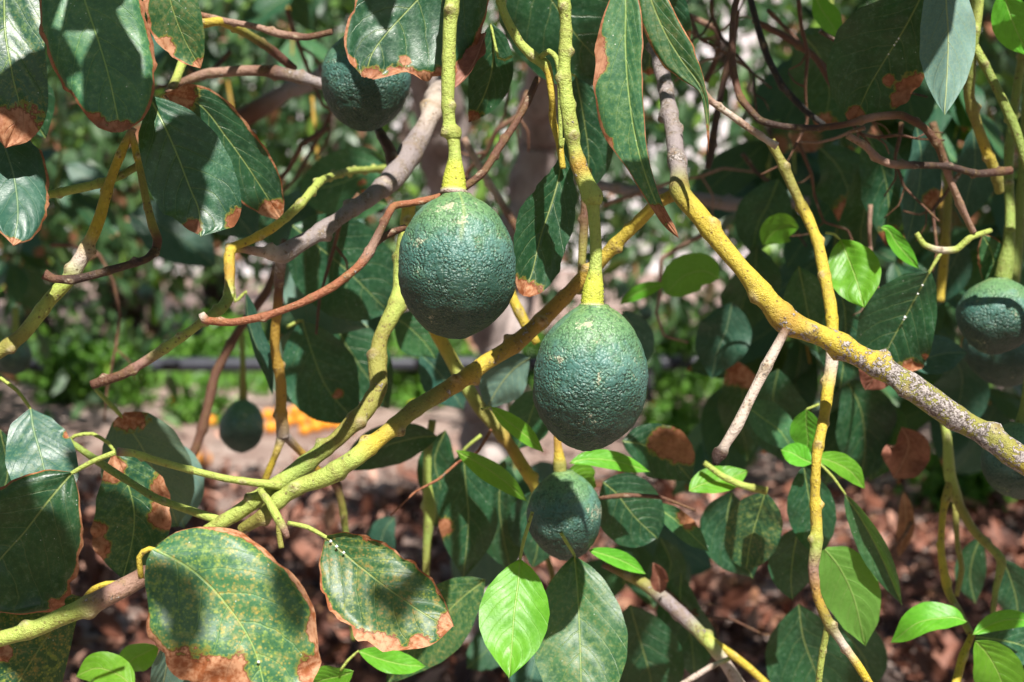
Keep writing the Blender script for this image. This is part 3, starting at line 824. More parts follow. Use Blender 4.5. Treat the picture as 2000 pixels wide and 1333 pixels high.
branch('kinked dead twig under the vine', [(1655, 265, 1.05, 7), (1690, 285, 1.05, 8), (1715, 310, 1.05, 9), (1745, 322, 1.05, 8), (1790, 323, 1.06, 7), (1850, 325, 1.07, 7), (1910, 340, 1.08, 8), (1975, 333, 1.09, 9)], ['pink', 'pink', 'pink', 'pink', 'dark', 'dark', 'dark', 'brown'], node=.02, lich=.15)
branch('pinkish lichen twig with a knobbed end', [(1362, 160, 1.0, 6), (1385, 195, 1.0, 7), (1420, 220, 1.0, 7), (1460, 248, 1.0, 7), (1500, 275, 1.0, 7), (1518, 285, 1.0, 9)], ['beige', 'pink', 'beige', 'pink', 'beige', 'beige'], node=.012, lich=.3)
branch('black wire-thin twig at the upper right', [(1455, -40, 1.2, 6), (1480, 50, 1.2, 7), (1500, 115, 1.2, 7), (1530, 170, 1.2, 7), (1570, 215, 1.2, 7), (1610, 245, 1.2, 6)], 'black', node=.06)
branch('brown dead twig slanting from the top right', [(1470, 40, 1.25, 6), (1530, 70, 1.25, 7), (1590, 110, 1.25, 7), (1620, 160, 1.25, 6), (1645, 195, 1.25, 9), (1665, 230, 1.25, 8)], ['brown', 'brown', 'brown', 'brown', 'pink', 'pink'], node=.03)
branch('short dark twig beside the lichen twig', [(1440, 20, 1.3, 7), (1425, 110, 1.3, 7), (1405, 200, 1.3, 7), (1390, 290, 1.3, 9), (1382, 330, 1.3, 6)], ['brown', 'brown', 'dark', 'dark'], node=.05)
branch('greyish dead twigs at the top', [(1345, 30, 1.4, 6), (1400, 60, 1.4, 6), (1400, 110, 1.4, 6), (1378, 160, 1.4, 6)], ['pink', 'brown'], node=.03)
branch('pale horizontal branch behind the fork', [(1120, 350, 1.7, 11), (1180, 365, 1.7, 12), (1250, 374, 1.7, 12), (1330, 382, 1.7, 13), (1420, 397, 1.7, 14), (1500, 400, 1.7, 12), (1580, 395, 1.7, 11)], 'grey', node=.08, lich=.3)
b_q = branch('yellow-green stem crossing behind the long branch', [(835, 625, 1.18, 13), (862, 670, 1.18, 14), (900, 738, 1.18, 15), (935, 795, 1.18, 15), (965, 830, 1.18, 14), (1000, 875, 1.18, 14), (1030, 925, 1.18, 13), (1060, 985, 1.2, 11)], ['yel', 'yel', 'lime', 'olive', 'olive', 'ochre', 'yel', 'green'], node=.06)
branch('brown upright stub between the two sharp fruits', [(1148, 330, 1.1, 9), (1142, 420, 1.1, 9), (1137, 500, 1.1, 9), (1134, 575, 1.1, 8)], ['olive', 'brown', 'olive', 'olive'], node=.03, lich=.2)
branch('short yellow twig under the centre fruit', [(985, 540, 1.15, 10), (1005, 590, 1.15, 10), (1030, 640, 1.15, 11), (1050, 670, 1.15, 8)], 'yel', node=.05)
b_p = branch('green curved twig at the top centre', [(950, -180, .96, 9), (962, -60, .97, 8), (975, 0, .97, 8), (990, 40, .97, 9), (1015, 85, .97, 10), (1040, 110, .97, 11), (1062, 125, .97, 12), (1072, 145, .97, 8), (1078, 190, .97, 7), (1080, 235, .98, 8), (1092, 275, .98, 8), (1100, 330, .98, 6)], ['lime', 'lime', 'lime', 'lime', 'lime', 'lime', 'lime', 'yel', 'yel', 'yel'], node=.03)
twig('twig', b_p, [(1055, 112, .965, 6), (1072, 100, .963, 6), (1086, 112, .96, 6), (1092, 140, .96, 5), (1094, 200, .965, 5), (1095, 290, .97, 4)], 'lime')
# lower left and bottom
b_r = branch('pale green branch end under the speckled leaf', [(-600, 1330, 1.0, 20), (-300, 1310, .9, 18), (-60, 1268, .86, 17), (0, 1247, .86, 17), (75, 1226, .86, 18), (150, 1192, .86, 19), (200, 1168, .86, 20), (245, 1145, .87, 20), (290, 1120, .88, 17), (340, 1100, .9, 14)], ['olive', 'lime', 'lime', 'lime', 'lime', 'lime', 'pink', 'pink', 'brown', 'brown'], node=.03, lich=[.1, .1, .05, .05, .1, .1, .25, .3, .2])
b_s = branch('greenish branch slanting down at the bottom', [(1180, 1100, 1.25, 10), (1250, 1135, 1.24, 13), (1300, 1172, 1.23, 14), (1345, 1213, 1.22, 15), (1385, 1255, 1.2, 14), (1412, 1290, 1.2, 13), (1450, 1350, 1.2, 13)], ['brown', 'olive', 'grey', 'grey', 'lime', 'beige', 'beige'], node=.04, lich=.25)
twig('twig', b_s, [(1375, 1240, 1.2, 8), (1420, 1270, 1.2, 8), (1460, 1303, 1.2, 9), (1500, 1340, 1.2, 8)], ['lime', 'yel', 'yel'], node=.04)
twig('twig', b_s, [(1422, 1288, 1.19, 5), (1392, 1300, 1.18, 6), (1360, 1320, 1.18, 6), (1325, 1340, 1.18, 5)], ['lime', 'beige'], node=.02)
branch('green stalk hanging over the litter', [(845, 820, 1.3, 8), (836, 880, 1.3, 9), (834, 940, 1.3, 10), (840, 1000, 1.3, 13), (836, 1040, 1.3, 10), (832, 1130, 1.3, 7)], ['olive', 'green', 'lime', 'lime', 'green', 'olive'], node=.06)
b_t = branch('thin green twig with spray of new leaves', [(1840, 810, 1.25, 8), (1850, 860, 1.25, 9), (1855, 930, 1.25, 12), (1875, 990, 1.25, 10), (1905, 1040, 1.25, 9), (1955, 1092, 1.25, 10), (1945, 1150, 1.26, 7), (1940, 1200, 1.26, 6)], ['lime', 'lime', 'lime', 'olive', 'olive', 'green', 'green'], node=.05)
twig('twig', b_t, [(1855, 940, 1.25, 8), (1842, 1000, 1.24, 7), (1838, 1070, 1.23, 8), (1850, 1150, 1.22, 9), (1868, 1185, 1.2, 8), (1895, 1235, 1.18, 7)], ['olive', 'yel', 'yel', 'yel', 'olive'], node=.05)
twig('twig', b_t, [(1898, 1240, 1.18, 8), (1878, 1290, 1.17, 9), (1862, 1350, 1.16, 9)], ['yel', 'yel'], node=.04)
twig('twig', b_t, [(1865, 985, 1.3, 6), (1870, 1060, 1.3, 6), (1878, 1110, 1.3, 6), (1868, 1165, 1.3, 5)], 'olive', node=.06)
branch('brown twig across the upper left', [(345, 165, 1.15, 8), (400, 146, 1.15, 10), (470, 137, 1.15, 11), (530, 140, 1.15, 12), (590, 152, 1.15, 13), (640, 168, 1.15, 12)], ['brown', 'pink', 'pink', 'brown', 'grey', 'grey'], node=.04, lich=.25)
branch('thin red twig at the upper left', [(370, 25, 1.1, 5), (430, 38, 1.1, 6), (500, 53, 1.1, 7), (545, 66, 1.1, 8), (600, 72, 1.1, 7), (650, 62, 1.1, 6)], ['red', 'pink', 'pink', 'pink', 'brown'], node=.03)
branch('yellow twig bending into the upper left', [(320, 55, 1.1, 8), (390, 48, 1.1, 9), (430, 42, 1.1, 9), (480, 65, 1.14, 9), (530, 98, 1.18, 9), (575, 135, 1.2, 9)], ['yel', 'yel', 'yel', 'olive', 'brown', 'brown'], node=.04)
branch('olive twig end behind the dark leaf', [(330, 185, 1.05, 10), (345, 150, 1.07, 10), (358, 115, 1.08, 10), (372, 70, 1.1, 8)], ['brown', 'lime', 'lime', 'olive'], node=.03)
branch('broad brown limb in the shade', [(430, 260, 1.9, 20), (500, 215, 1.9, 20), (570, 175, 1.9, 18), (650, 140, 1.9, 20), (800, 60, 1.9, 22)], ['brown', 'brown', 'grey', 'grey'], node=.0)
branch('bare brown twig near the trunk', [(905, 270, 1.4, 7), (950, 350, 1.4, 8), (1000, 430, 1.4, 8), (1040, 500, 1.4, 7)], ['pink', 'beige', 'brown', 'brown'], node=.03)
branch('thin dead stem low in the middle', [(1168, 973, 1.12, 4), (1220, 968, 1.12, 5), (1290, 972, 1.12, 4), (1360, 998, 1.12, 3)], 'brown', node=.03)
b_u = branch('short green twig with new leaves', [(1375, 905, 1.15, 6), (1410, 930, 1.15, 7), (1450, 948, 1.15, 8), (1500, 960, 1.15, 8)], ['lime', 'lime', 'lime', 'olive'], node=.03)
b_v = branch('looped green tendril twig on the right', [(1790, 455, 1.1, 5), (1805, 478, 1.1, 6), (1835, 490, 1.1, 7), (1868, 488, 1.1, 7), (1895, 465, 1.1, 7), (1935, 450, 1.12, 5)], ['lime', 'lime', 'beige', 'lime', 'lime'], node=.03)
b_w = branch('olive twigs hanging at the right', [(1820, 240, 1.35, 9), (1850, 330, 1.35, 9), (1850, 430, 1.35, 9), (1845, 500, 1.35, 9), (1835, 590, 1.35, 9)], ['brown', 'olive', 'olive', 'yel', 'yel'], node=.05)
def dead_twig(x, y, ang, d, n, step, r, col):
    pts = [(x, y, d, r * .8)]
    for k in range(n):
        ang += random.gauss(0, .38)
        st = step * random.uniform(.6, 1.4)
        x, y, d = x + math.cos(ang) * st, y + math.sin(ang) * st, d + random.gauss(0, .012)
        pts.append((x, y, d, r * .72 * (1 - .5 * (k + 1) / n)))
    b = twig('branch', tree, pts, col, node=.018, ten=.2, lich=random.choice([.05, .2, .3]))
    for k in range(1, n):
        if random.random() < .45:
            px, py, pd, pr_ = pts[k]
            a2 = ang + random.choice((-1, 1)) * random.uniform(.5, 1.1)
            l = step * random.uniform(.8, 1.6)
            twig('twig', b, [(px, py, pd, pr_ * .7), (px + math.cos(a2) * l * .5, py + math.sin(a2) * l * .5, pd, pr_ * .6), (px + math.cos(a2 + .3) * l, py + math.sin(a2 + .3) * l, pd + .01, pr_ * .4)], col, node=.02, ten=.2)


for a in [(1300, -20, 1.2, 1.35, 6, 48, 6, 'brown'), (1390, 0, 1.7, 1.3, 6, 52, 6, 'dark'), (1500, 20, 1.0, 1.25, 7, 50, 6, 'brown'), (1560, 0, 1.3, 1.2, 7, 50, 6, 'brown'), (1345, 60, .6, 1.5, 5, 42, 5, 'pink'),
          (1420, 90, 2.4, 1.4, 4, 40, 5, 'pink'), (1600, 60, 1.2, 1.15, 6, 42, 6, 'dark'), (1650, 200, .8, 1.12, 6, 40, 6, 'brown'), (1690, 250, 2.2, 1.1, 4, 36, 6, 'pink'), (1760, 240, 1.3, 1.2, 5, 50, 6, 'brown'),
          (1560, 280, .4, 1.3, 6, 50, 5, 'brown'), (1880, 330, 1.9, 1.25, 5, 50, 6, 'brown'), (1450, 300, 1.4, 1.5, 5, 50, 6, 'dark'), (1010, -10, 1.9, 1.6, 5, 60, 7, 'brown'), (1030, 180, 2.2, 1.5, 6, 55, 8, 'brown'),
          (1180, 400, .5, 1.6, 5, 55, 6, 'pink'), (660, 100, 2.0, 1.7, 6, 60, 8, 'brown'), (560, 20, 1.2, 1.6, 6, 60, 7, 'brown'), (450, 100, 2.3, 1.6, 6, 55, 7, 'dark'), (640, 250, 2.5, 1.5, 6, 50, 8, 'brown'), (100, 480, .3, 1.7, 7, 60, 6, 'brown'),
          (700, 380, 2.4, 1.25, 5, 50, 7, 'brown'), (1390, 450, 2.2, 1.6, 6, 55, 7, 'pink'), (1700, 400, 1.5, 1.3, 5, 50, 6, 'pink'), (1780, 1020, 1.4, 1.5, 4, 45, 5, 'brown'), (1300, 1150, .6, 1.4, 5, 50, 5, 'brown'), (960, 840, 1.6, 1.15, 5, 50, 5, 'red')]:
    dead_twig(*a)

# three limbs above the frame that carry the leaves hanging into it
c_l = branch('limb above the upper left leaves', [(-900, -260, 1.3, 22), (-260, -190, .98, 18), (0, -160, .97, 18), (200, -150, .96, 16), (360, -160, .97, 14), (620, -260, 1.1, 14), (860, -420, 1.6, 18), (960, -500, 2.4, 24)], 'olive', node=.04)
c_c = branch('limb above the centre leaves', [(560, -420, 1.4, 22), (700, -280, 1.0, 18), (900, -190, .96, 16), (1100, -160, .95, 16), (1270, -150, .96, 14), (1420, -190, 1.0, 12), (1700, -260, 1.1, 9)], 'olive', node=.04)
c_r = branch('limb above the upper right leaves', [(1450, -260, 1.1, 16), (1650, -190, 1.05, 15), (1840, -150, 1.02, 14), (2080, -160, 1.0, 14), (2600, -200, 1.1, 12)], 'olive', node=.04)

# ------------------------------------------------------------------ sharp foreground leaves
# upper left
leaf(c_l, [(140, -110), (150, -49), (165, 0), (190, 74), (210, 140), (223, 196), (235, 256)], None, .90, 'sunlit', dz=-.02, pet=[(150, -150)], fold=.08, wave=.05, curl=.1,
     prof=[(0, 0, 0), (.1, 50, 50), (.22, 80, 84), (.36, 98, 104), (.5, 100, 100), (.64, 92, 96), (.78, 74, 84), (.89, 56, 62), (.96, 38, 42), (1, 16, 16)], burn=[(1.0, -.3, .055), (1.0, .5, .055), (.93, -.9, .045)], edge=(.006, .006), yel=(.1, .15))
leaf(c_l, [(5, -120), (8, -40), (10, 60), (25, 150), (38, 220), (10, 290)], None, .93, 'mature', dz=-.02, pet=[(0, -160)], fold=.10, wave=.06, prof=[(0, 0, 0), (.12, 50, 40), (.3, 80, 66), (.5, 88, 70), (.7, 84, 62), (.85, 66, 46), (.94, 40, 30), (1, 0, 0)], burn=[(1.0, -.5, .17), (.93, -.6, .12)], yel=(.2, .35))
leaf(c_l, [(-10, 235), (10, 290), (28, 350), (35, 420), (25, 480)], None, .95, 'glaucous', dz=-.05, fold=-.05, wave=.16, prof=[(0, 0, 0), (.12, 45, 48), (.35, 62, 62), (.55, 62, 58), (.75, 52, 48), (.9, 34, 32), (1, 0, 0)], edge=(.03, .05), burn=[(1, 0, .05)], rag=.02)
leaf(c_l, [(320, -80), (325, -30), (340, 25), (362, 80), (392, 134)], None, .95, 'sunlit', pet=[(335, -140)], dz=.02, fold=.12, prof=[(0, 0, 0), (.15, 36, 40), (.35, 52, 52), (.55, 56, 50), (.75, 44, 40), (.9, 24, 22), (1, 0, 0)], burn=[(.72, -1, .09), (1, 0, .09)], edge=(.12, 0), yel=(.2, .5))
leaf(b_h, [(292, 190), (318, 240), (345, 300), (370, 365), (388, 410), (392, 462)], None, .93, 'mature', dz=-.03, pet=[(275, 210), (282, 195)], fold=.05, wave=.03, prof=[(0, 0, 0), (.07, 22, 24), (.2, 52, 60), (.38, 66, 84), (.58, 74, 92), (.76, 66, 88), (.88, 46, 76), (.95, 26, 52), (1, 0, 0)], burn=[(.93, -.5, .06), (.9, 1, .07)])
leaf(b_h, [(322, 182), (390, 205), (440, 265), (490, 335), (552, 432)], None, 1.0, 'mature', dz=.05, fold=.15, pet=[(300, 200)], prof=[(0, 0, 0), (.1, 34, 28), (.3, 50, 46), (.55, 62, 52), (.75, 54, 46), (.9, 34, 28), (1, 0, 0)], burn=[(.06, .3, .13), (.95, -.2, .09)], edge=(.06, .08))
# top centre
leaf(c_c, [(930, -150), (880, -75), (820, -5), (760, 60), (727, 105), (714, 150)], None, .985, 'mature', dz=-.03, fold=.02, wave=.04, pet=[(960, -185)], prof=[(0, 0, 0), (.12, 60, 70), (.3, 100, 118), (.5, 104, 148), (.66, 92, 142), (.78, 76, 122), (.88, 56, 92), (.95, 38, 58), (1, 12, 20)],
     burn=[(.86, 1, .055), (.93, .9, .07), (.99, .4, .06), (.95, -.9, .035), (.8, 1, .04), (.80, .5, .028), (.72, 1, .04)], edge=(.012, .05))
leaf(b_p, [(958, 45), (965, 90), (958, 150), (940, 200), (915, 240)], 86, 1.03, 'mature', dz=.02, fold=.2, pet=[(1000, 110), (975, 118)], pr=3, burn=[(.95, .2, .1)])
leaf(b_p, [(950, 62), (940, 90), (925, 125), (905, 155), (885, 175)], 58, .99, 'dry', dz=-.02, fold=.9, wave=.25, roll=-40, label='dry brown curled leaf edge')
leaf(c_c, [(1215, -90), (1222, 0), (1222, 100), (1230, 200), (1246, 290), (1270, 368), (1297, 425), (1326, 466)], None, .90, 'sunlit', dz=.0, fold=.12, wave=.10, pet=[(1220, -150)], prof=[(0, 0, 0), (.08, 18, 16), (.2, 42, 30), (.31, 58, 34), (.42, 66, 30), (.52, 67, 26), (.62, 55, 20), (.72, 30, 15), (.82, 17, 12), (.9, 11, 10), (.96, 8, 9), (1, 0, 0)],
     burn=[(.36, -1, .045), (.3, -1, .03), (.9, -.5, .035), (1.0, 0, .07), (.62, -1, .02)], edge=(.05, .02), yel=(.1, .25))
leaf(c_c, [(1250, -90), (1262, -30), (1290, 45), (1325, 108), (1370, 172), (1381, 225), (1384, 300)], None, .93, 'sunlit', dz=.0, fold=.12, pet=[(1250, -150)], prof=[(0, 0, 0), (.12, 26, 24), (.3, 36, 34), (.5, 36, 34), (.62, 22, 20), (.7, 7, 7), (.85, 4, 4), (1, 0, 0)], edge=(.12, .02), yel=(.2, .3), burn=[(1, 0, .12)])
leaf(c_c, [(1275, -60), (1300, 10), (1318, 60), (1345, 110)], 80, 1.02, 'mature', pet=[(1270, -150)], burn=[(.9, .8, .13), (1, 0, .12)], fold=.3)
leaf(c_c, [(1005, -100), (1070, -10), (1130, 75), (1200, 150)], 235, 1.12, 'mature', dz=.05, prof=BLUNT, pet=[(990, -180)], fold=.05, burn=[(1, 0, .05)])
leaf(c_c, [(1235, -60), (1262, 20), (1270, 80), (1268, 148)], 150, 1.16, 'mature', dz=.05, prof=BLUNT, pet=[(1225, -150)], fold=.08, burn=[(1, .4, .08)])
leaf(b_p, [(1098, 290), (1092, 345), (1075, 405), (1055, 465), (1040, 530), (1022, 578)], None, .99, 'mature', dz=-.02, fold=.75, wave=.07, roll=12, pet=[(1100, 270)], pr=4, prof=[(0, 0, 0), (.1, 10, 14), (.3, 42, 40), (.5, 62, 48), (.7, 60, 46), (.85, 46, 40), (.95, 30, 26), (1, 10, 10)], burn=[(1.0, 0, .11), (1, -.8, .1)], rag=.04)
leaf(b_p, [(1125, 150), (1140, 230), (1150, 310), (1140, 385)], 110, 1.1, 'mature', dz=.03, fold=.1, pet=[(1085, 130)], pr=3)
# bottom heroes
leaf(b_r, [(300, 1072), (358, 1102), (412, 1146), (464, 1210), (498, 1272), (518, 1350), (535, 1430)], None, .84, 'sunlit', dz=-.02, fold=.04, wave=.035, curl=.05, pet=[(276, 1130), (272, 1088), (285, 1074)], pr=6, prof=[(0, 30, 10), (.03, 72, 42), (.1, 112, 76), (.22, 142, 110), (.42, 156, 136), (.6, 150, 136), (.78, 120, 112), (.9, 76, 72), (1, 0, 0)], nu=44, pcol='yel', dots=(.69, .80),
     burn=[(.50, -1, .09), (.60, -.85, .13), (.72, -.62, .13), (.8, -.5, .10), (.42, -1, .02), (.66, 1, .045), (.8, .95, .08), (.35, 1, .02), (.14, -1, .03)], edge=(.008, .045), yel=(.75, .8))
leaf(b_e2, [(637, 1050), (690, 1096), (745, 1140), (800, 1180), (850, 1212), (886, 1224)], None, .92, 'sunlit', dz=-.02, fold=.05, wave=.07, pet=[(562, 1022), (600, 1030)], pr=5, dots=(.04, .09, .15), prof=[(0, 4, 4), (.08, 50, 34), (.22, 84, 56), (.4, 104, 68), (.58, 108, 68), (.72, 98, 62), (.84, 72, 48), (.93, 40, 30), (1, 0, 0)], nu=40,
     burn=[(.58, -1, .07), (.72, -1, .10), (.86, -.8, .06), (1.0, 0, .11), (.2, .95, .03), (.8, 1, .03)], edge=(.005, .012), yel=(.75, .85))
leaf(b_e1, [(140, 925), (95, 978), (48, 1040), (-5, 1100), (-60, 1185)], None, .90, 'mature', dz=-.02, fold=.04, pet=[(226, 884), (185, 900)], pr=5.5, prof=[(0, 5, 5), (.06, 36, 34), (.2, 72, 78), (.4, 100, 118), (.6, 110, 146), (.78, 96, 146), (.9, 60, 96), (1, 0, 0)], burn=[(.55, 1, .03), (.72, .95, .06)], edge=(.006, .006), yel=(.05, .1), nu=40)
leaf(b_r, [(165, 1168), (120, 1210), (70, 1280), (20, 1360), (-10, 1440)], None, .92, 'mature', dz=-.02, fold=-.35, roll=10, pet=[(235, 1140), (205, 1141), (180, 1152)], pr=6, pcol='yel', prof=[(0, 4, 4), (.1, 50, 20), (.3, 92, 50), (.55, 110, 80), (.8, 80, 64), (1, 0, 0)], yel=(.95, 1.0), burn=[(.55, -.5, .06)])
leaf(b_f, [(60, 800), (66, 840), (80, 890), (92, 945), (95, 990)], None, 1.0, 'glaucous', dz=-.04, pet=[(0, 738), (35, 765)], pr=4, fold=.05, wave=.1, prof=[(0, 3, 3), (.12, 40, 36), (.3, 58, 56), (.5, 66, 64), (.75, 60, 60), (.9, 36, 36), (1, 0, 0)], burn=[(.35, 1, .05), (.8, -.9, .08)], yel=(.1, .2))
leaf(b_i, [(236, 812), (262, 850), (290, 900), (320, 960), (350, 1030)], None, 1.12, 'mature', dz=.04, roll=12, fold=.08, pet=[(186, 760), (215, 790)], pr=5, under=True, prof=[(0, 20, 10), (.1, 62, 46), (.3, 98, 70), (.55, 100, 76), (.8, 70, 56), (.93, 34, 30), (1, 0, 0)], burn=[(.05, .6, .12)])
leaf(b_e1, [(225, 885), (248, 940), (262, 1000), (258, 1060), (240, 1130)], None, 1.03, 'mature', dz=.0, fold=.12, wave=.1, pr=4, pet=[(132, 862), (150, 850), (182, 848), (212, 866)], prof=[(0, 5, 5), (.1, 34, 36), (.3, 66, 68), (.55, 78, 70), (.75, 74, 60), (.9, 44, 40), (1, 0, 0)], burn=[(.1, -.6, .12), (.35, 1, .12), (.5, .8, .1), (.62, -1, .1), (.8, -1, .1)], yel=(.2, .3))
leaf(b_e1, [(240, 900), (310, 925), (340, 970), (360, 1030)], 150, 1.2, 'glaucous', under=True, dz=.03, fold=.1)
leaf(b_r, [(315, 1215), (330, 1250), (325, 1300), (310, 1370)], 90, 1.05, 'glaucous', roll=30, fold=.5, under=True)
leaf(b_r, [(350, 1230), (385, 1270), (410, 1310), (440, 1370)], 120, 1.08, 'glaucous', under=True, fold=.1)
# fresh pale leaves
leaf(b_q, [(1016, 1092), (1012, 1140), (1004, 1200), (1000, 1260), (994, 1325)], 136, 1.0, 'young', dz=-.04, fold=.16, wave=.04, pet=[(1040, 1000), (1022, 1060)], pr=4, label='bright green fresh leaf with pointed tip')
leaf(b_q, [(958, 795), (985, 818), (1020, 845), (1062, 884)], 40, 1.08, 'young', roll=25, fold=.2, pet=[(940, 800)], pr=3)
leaf(b_q, [(890, 880), (935, 905), (985, 940), (1030, 980)], 46, 1.1, 'young', roll=-20, fold=.25)
leaf(b_q, [(1112, 905), (1150, 897), (1205, 902), (1270, 922)], 44, 1.12, 'young', roll=30, fold=.15)
leaf(b_q, [(1105, 925), (1130, 930), (1150, 945), (1165, 950)], 60, 1.14, 'young', fold=.1)
leaf(b_q, [(1150, 1075), (1185, 1085), (1225, 1100), (1262, 1122)], 36, 1.12, 'young', roll=20)
leaf(b_q, [(700, 1272), (735, 1285), (785, 1298), (832, 1302)], 52, 1.05, 'young', roll=20, pet=[(665, 1310), (680, 1290)], pr=3)
leaf(b_q, [(690, 1312), (660, 1322), (625, 1330), (590, 1345)], 60, 1.05, 'young', roll=20)
leaf(b_m, [(1642, 470), (1655, 500), (1672, 545), (1688, 602)], 104, 1.1, 'young', dz=-.03, fold=.12, wave=.08, pet=[(1612, 455), (1630, 458)], pr=3, label='bright green fresh leaf in full sun')
leaf(b_m, [(1575, 800), (1575, 830), (1578, 860), (1575, 890)], 68, 1.14, 'young', fold=.1, pet=[(1600, 790)], pr=3)
leaf(b_m, [(1590, 895), (1620, 900), (1660, 920), (1690, 955)], 48, 1.12, 'young', roll=25)
leaf(b_m, [(1588, 905), (1570, 898), (1548, 885), (1525, 880)], 50, 1.12, 'young', roll=-20)
leaf(b_m, [(1560, 445), (1535, 440), (1510, 455), (1490, 480)], 70, 1.3, 'young', roll=25)
leaf(b_v, [(1720, 445), (1735, 450), (1755, 480), (1795, 525)], 36, 1.15, 'young', roll=20)
leaf(b_t, [(1888, 1215), (1855, 1205), (1800, 1215), (1740, 1255)], 70, 1.12, 'young', roll=-35, fold=.25, bow=-.01, label='bright green fresh leaf low at the right')
leaf(b_t, [(1905, 1252), (1930, 1280), (1952, 1320), (1975, 1385)], 98, 1.1, 'young', fold=.15)
leaf(b_t, [(1900, 1240), (1940, 1218), (1980, 1210), (2030, 1215)], 40, 1.12, 'young', roll=15)
leaf(b_t, [(1905, 1245), (1950, 1250), (2000, 1262), (2060, 1290)], 80, 1.16, 'mature', roll=10)
leaf(b_u, [(1345, 960), (1375, 945), (1420, 935), (1462, 920)], 62, 1.15, 'young', roll=25, fold=.2)
leaf(b_n, [(1960, -20), (1970, 20), (1985, 60), (2010, 110)], 80, 1.05, 'young', fold=.15)
leaf(b_m, [(1590, -10), (1605, 20), (1620, 40), (1640, 75)], 50, 1.25, 'young', roll=20)
# right side, mature
leaf(c_r, [(1806, -20), (1770, 50), (1730, 115), (1695, 175), (1665, 245)], None, 1.04, 'mature', dz=.04, fold=.10, pet=[(1830, -120)], pr=5, dots=(.25, .33, .36, .385, .41, .48), prof=[(0, 4, 4), (.1, 50, 40), (.3, 96, 72), (.5, 112, 84), (.72, 96, 80), (.88, 56, 50), (1, 0, 0)], burn=[(.6, .95, .12), (.72, 1, .1), (.62, .35, .045), (.95, 0, .06)])
leaf(c_r, [(1850, -60), (1848, 0), (1852, 70), (1850, 140), (1845, 225)], None, 1.0, 'glaucous', dz=-.02, under=True, fold=-.45, prof=[(0, 3, 3), (.15, 40, 40), (.35, 52, 52), (.55, 54, 50), (.75, 38, 36), (.9, 18, 16), (1, 0, 0)], pet=[(1850, -140)])
leaf(b_v, [(1815, 532), (1795, 570), (1765, 625), (1735, 680), (1710, 745)], None, 1.1, 'mature', dz=.04, fold=.16, wave=.08, pet=[(1840, 490), (1828, 510)], pr=4, dots=(.42, .44, .12, .2), prof=[(0, 4, 4), (.08, 40, 24), (.3, 74, 54), (.55, 80, 76), (.75, 64, 76), (.9, 36, 46), (1, 0, 0)], burn=[(.82, 1, .12), (.97, 0, .14), (.62, 1, .05)])
leaf(b_m, [(1610, 1072), (1640, 1110), (1668, 1170), (1690, 1262)], None, 1.12, 'young', dz=.02, under=True, fold=.05, prof=[(0, 6, 6), (.1, 34, 36), (.3, 56, 58), (.55, 56, 54), (.8, 34, 34), (1, 0, 0)], label='broad plain green leaf seen against the light')
leaf(b_m, [(1650, 965), (1685, 1020), (1725, 1095), (1762, 1182)], 62, 1.1, 'sunlit', roll=-30, fold=.5, pet=[(1600, 905), (1625, 930)], pr=3)
leaf(b_m, [(1570, 910), (1580, 970), (1590, 1030), (1600, 1092)], 95, 1.18, 'mature', fold=.1)
leaf(b_m, [(1560, 1030), (1550, 1080), (1545, 1130), (1548, 1172)], 95, 1.22, 'mature', fold=.1)
leaf(b_u, [(1495, 962), (1480, 1010), (1465, 1060), (1458, 1112)], 108, 1.2, 'mature', prof=BLUNT, fold=.1, yel=(.35, .45), pcol='olive')
leaf(b_u, [(1430, 960), (1420, 1020), (1440, 1070), (1470, 1130)], 120, 1.28, 'mature', fold=.1)
leaf(b_q, [(1178, 942), (1205, 965), (1240, 1010), (1284, 1052)], 132, 1.18, 'mature', prof=BLUNT, fold=.05)
leaf(b_q, [(1215, 862), (1260, 870), (1310, 895), (1352, 940)], 110, 1.22, 'mature', burn=[(.6, .8, .22), (.5, .5, .2)], fold=.1)
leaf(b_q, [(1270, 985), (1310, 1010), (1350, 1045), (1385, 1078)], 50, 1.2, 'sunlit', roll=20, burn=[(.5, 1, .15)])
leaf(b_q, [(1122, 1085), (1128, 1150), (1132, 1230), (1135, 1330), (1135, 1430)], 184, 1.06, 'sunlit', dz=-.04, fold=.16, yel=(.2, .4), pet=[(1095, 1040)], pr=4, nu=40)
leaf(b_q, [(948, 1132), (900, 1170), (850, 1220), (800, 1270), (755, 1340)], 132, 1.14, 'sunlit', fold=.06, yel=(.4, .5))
leaf(b_q, [(905, 880), (910, 950), (915, 1020), (905, 1130)], 120, 1.25, 'mature', fold=.12, pet=[(940, 850)], burn=[(.6, -1, .1)])
leaf(b_q, [(985, 900), (975, 980), (985, 1060), (1000, 1120)], 110, 1.3, 'mature', fold=.12)
leaf(b_q, [(855, 852), (800, 858), (730, 880), (665, 918)], 88, 1.25, 'mature', roll=15, fold=.1)
leaf(b_q, [(1035, 700), (1005, 720), (975, 755), (950, 800)], 92, 1.22, 'glaucous', under=True, fold=.1)
leaf(b_q, [(1070, 770), (1045, 790), (1030, 830), (1010, 880)], 90, 1.3, 'sunlit', fold=.1)
leaf(b_d, [(1215, 610), (1235, 640), (1248, 680), (1255, 720)], 70, 1.3, 'glaucous', fold=.1)
leaf(b_y, [(1405, 545), (1375, 530), (1335, 540), (1300, 575)], 78, 1.3, 'young', under=True, prof=BLUNT)
leaf(b_y, [(1300, 555), (1270, 562), (1240, 575), (1210, 595)], 30, 1.35, 'young', roll=10)
leaf(b_j, [(760, 318), (715, 335), (660, 360), (585, 375)], 125, 1.5, 'sunlit', fold=.08, prof=BLUNT, burn=[(.35, .3, .06)])
leaf(b_j, [(760, 400), (730, 395), (690, 405), (650, 428)], 56, 1.5, 'sunlit', burn=[(.3, -1, .12)])
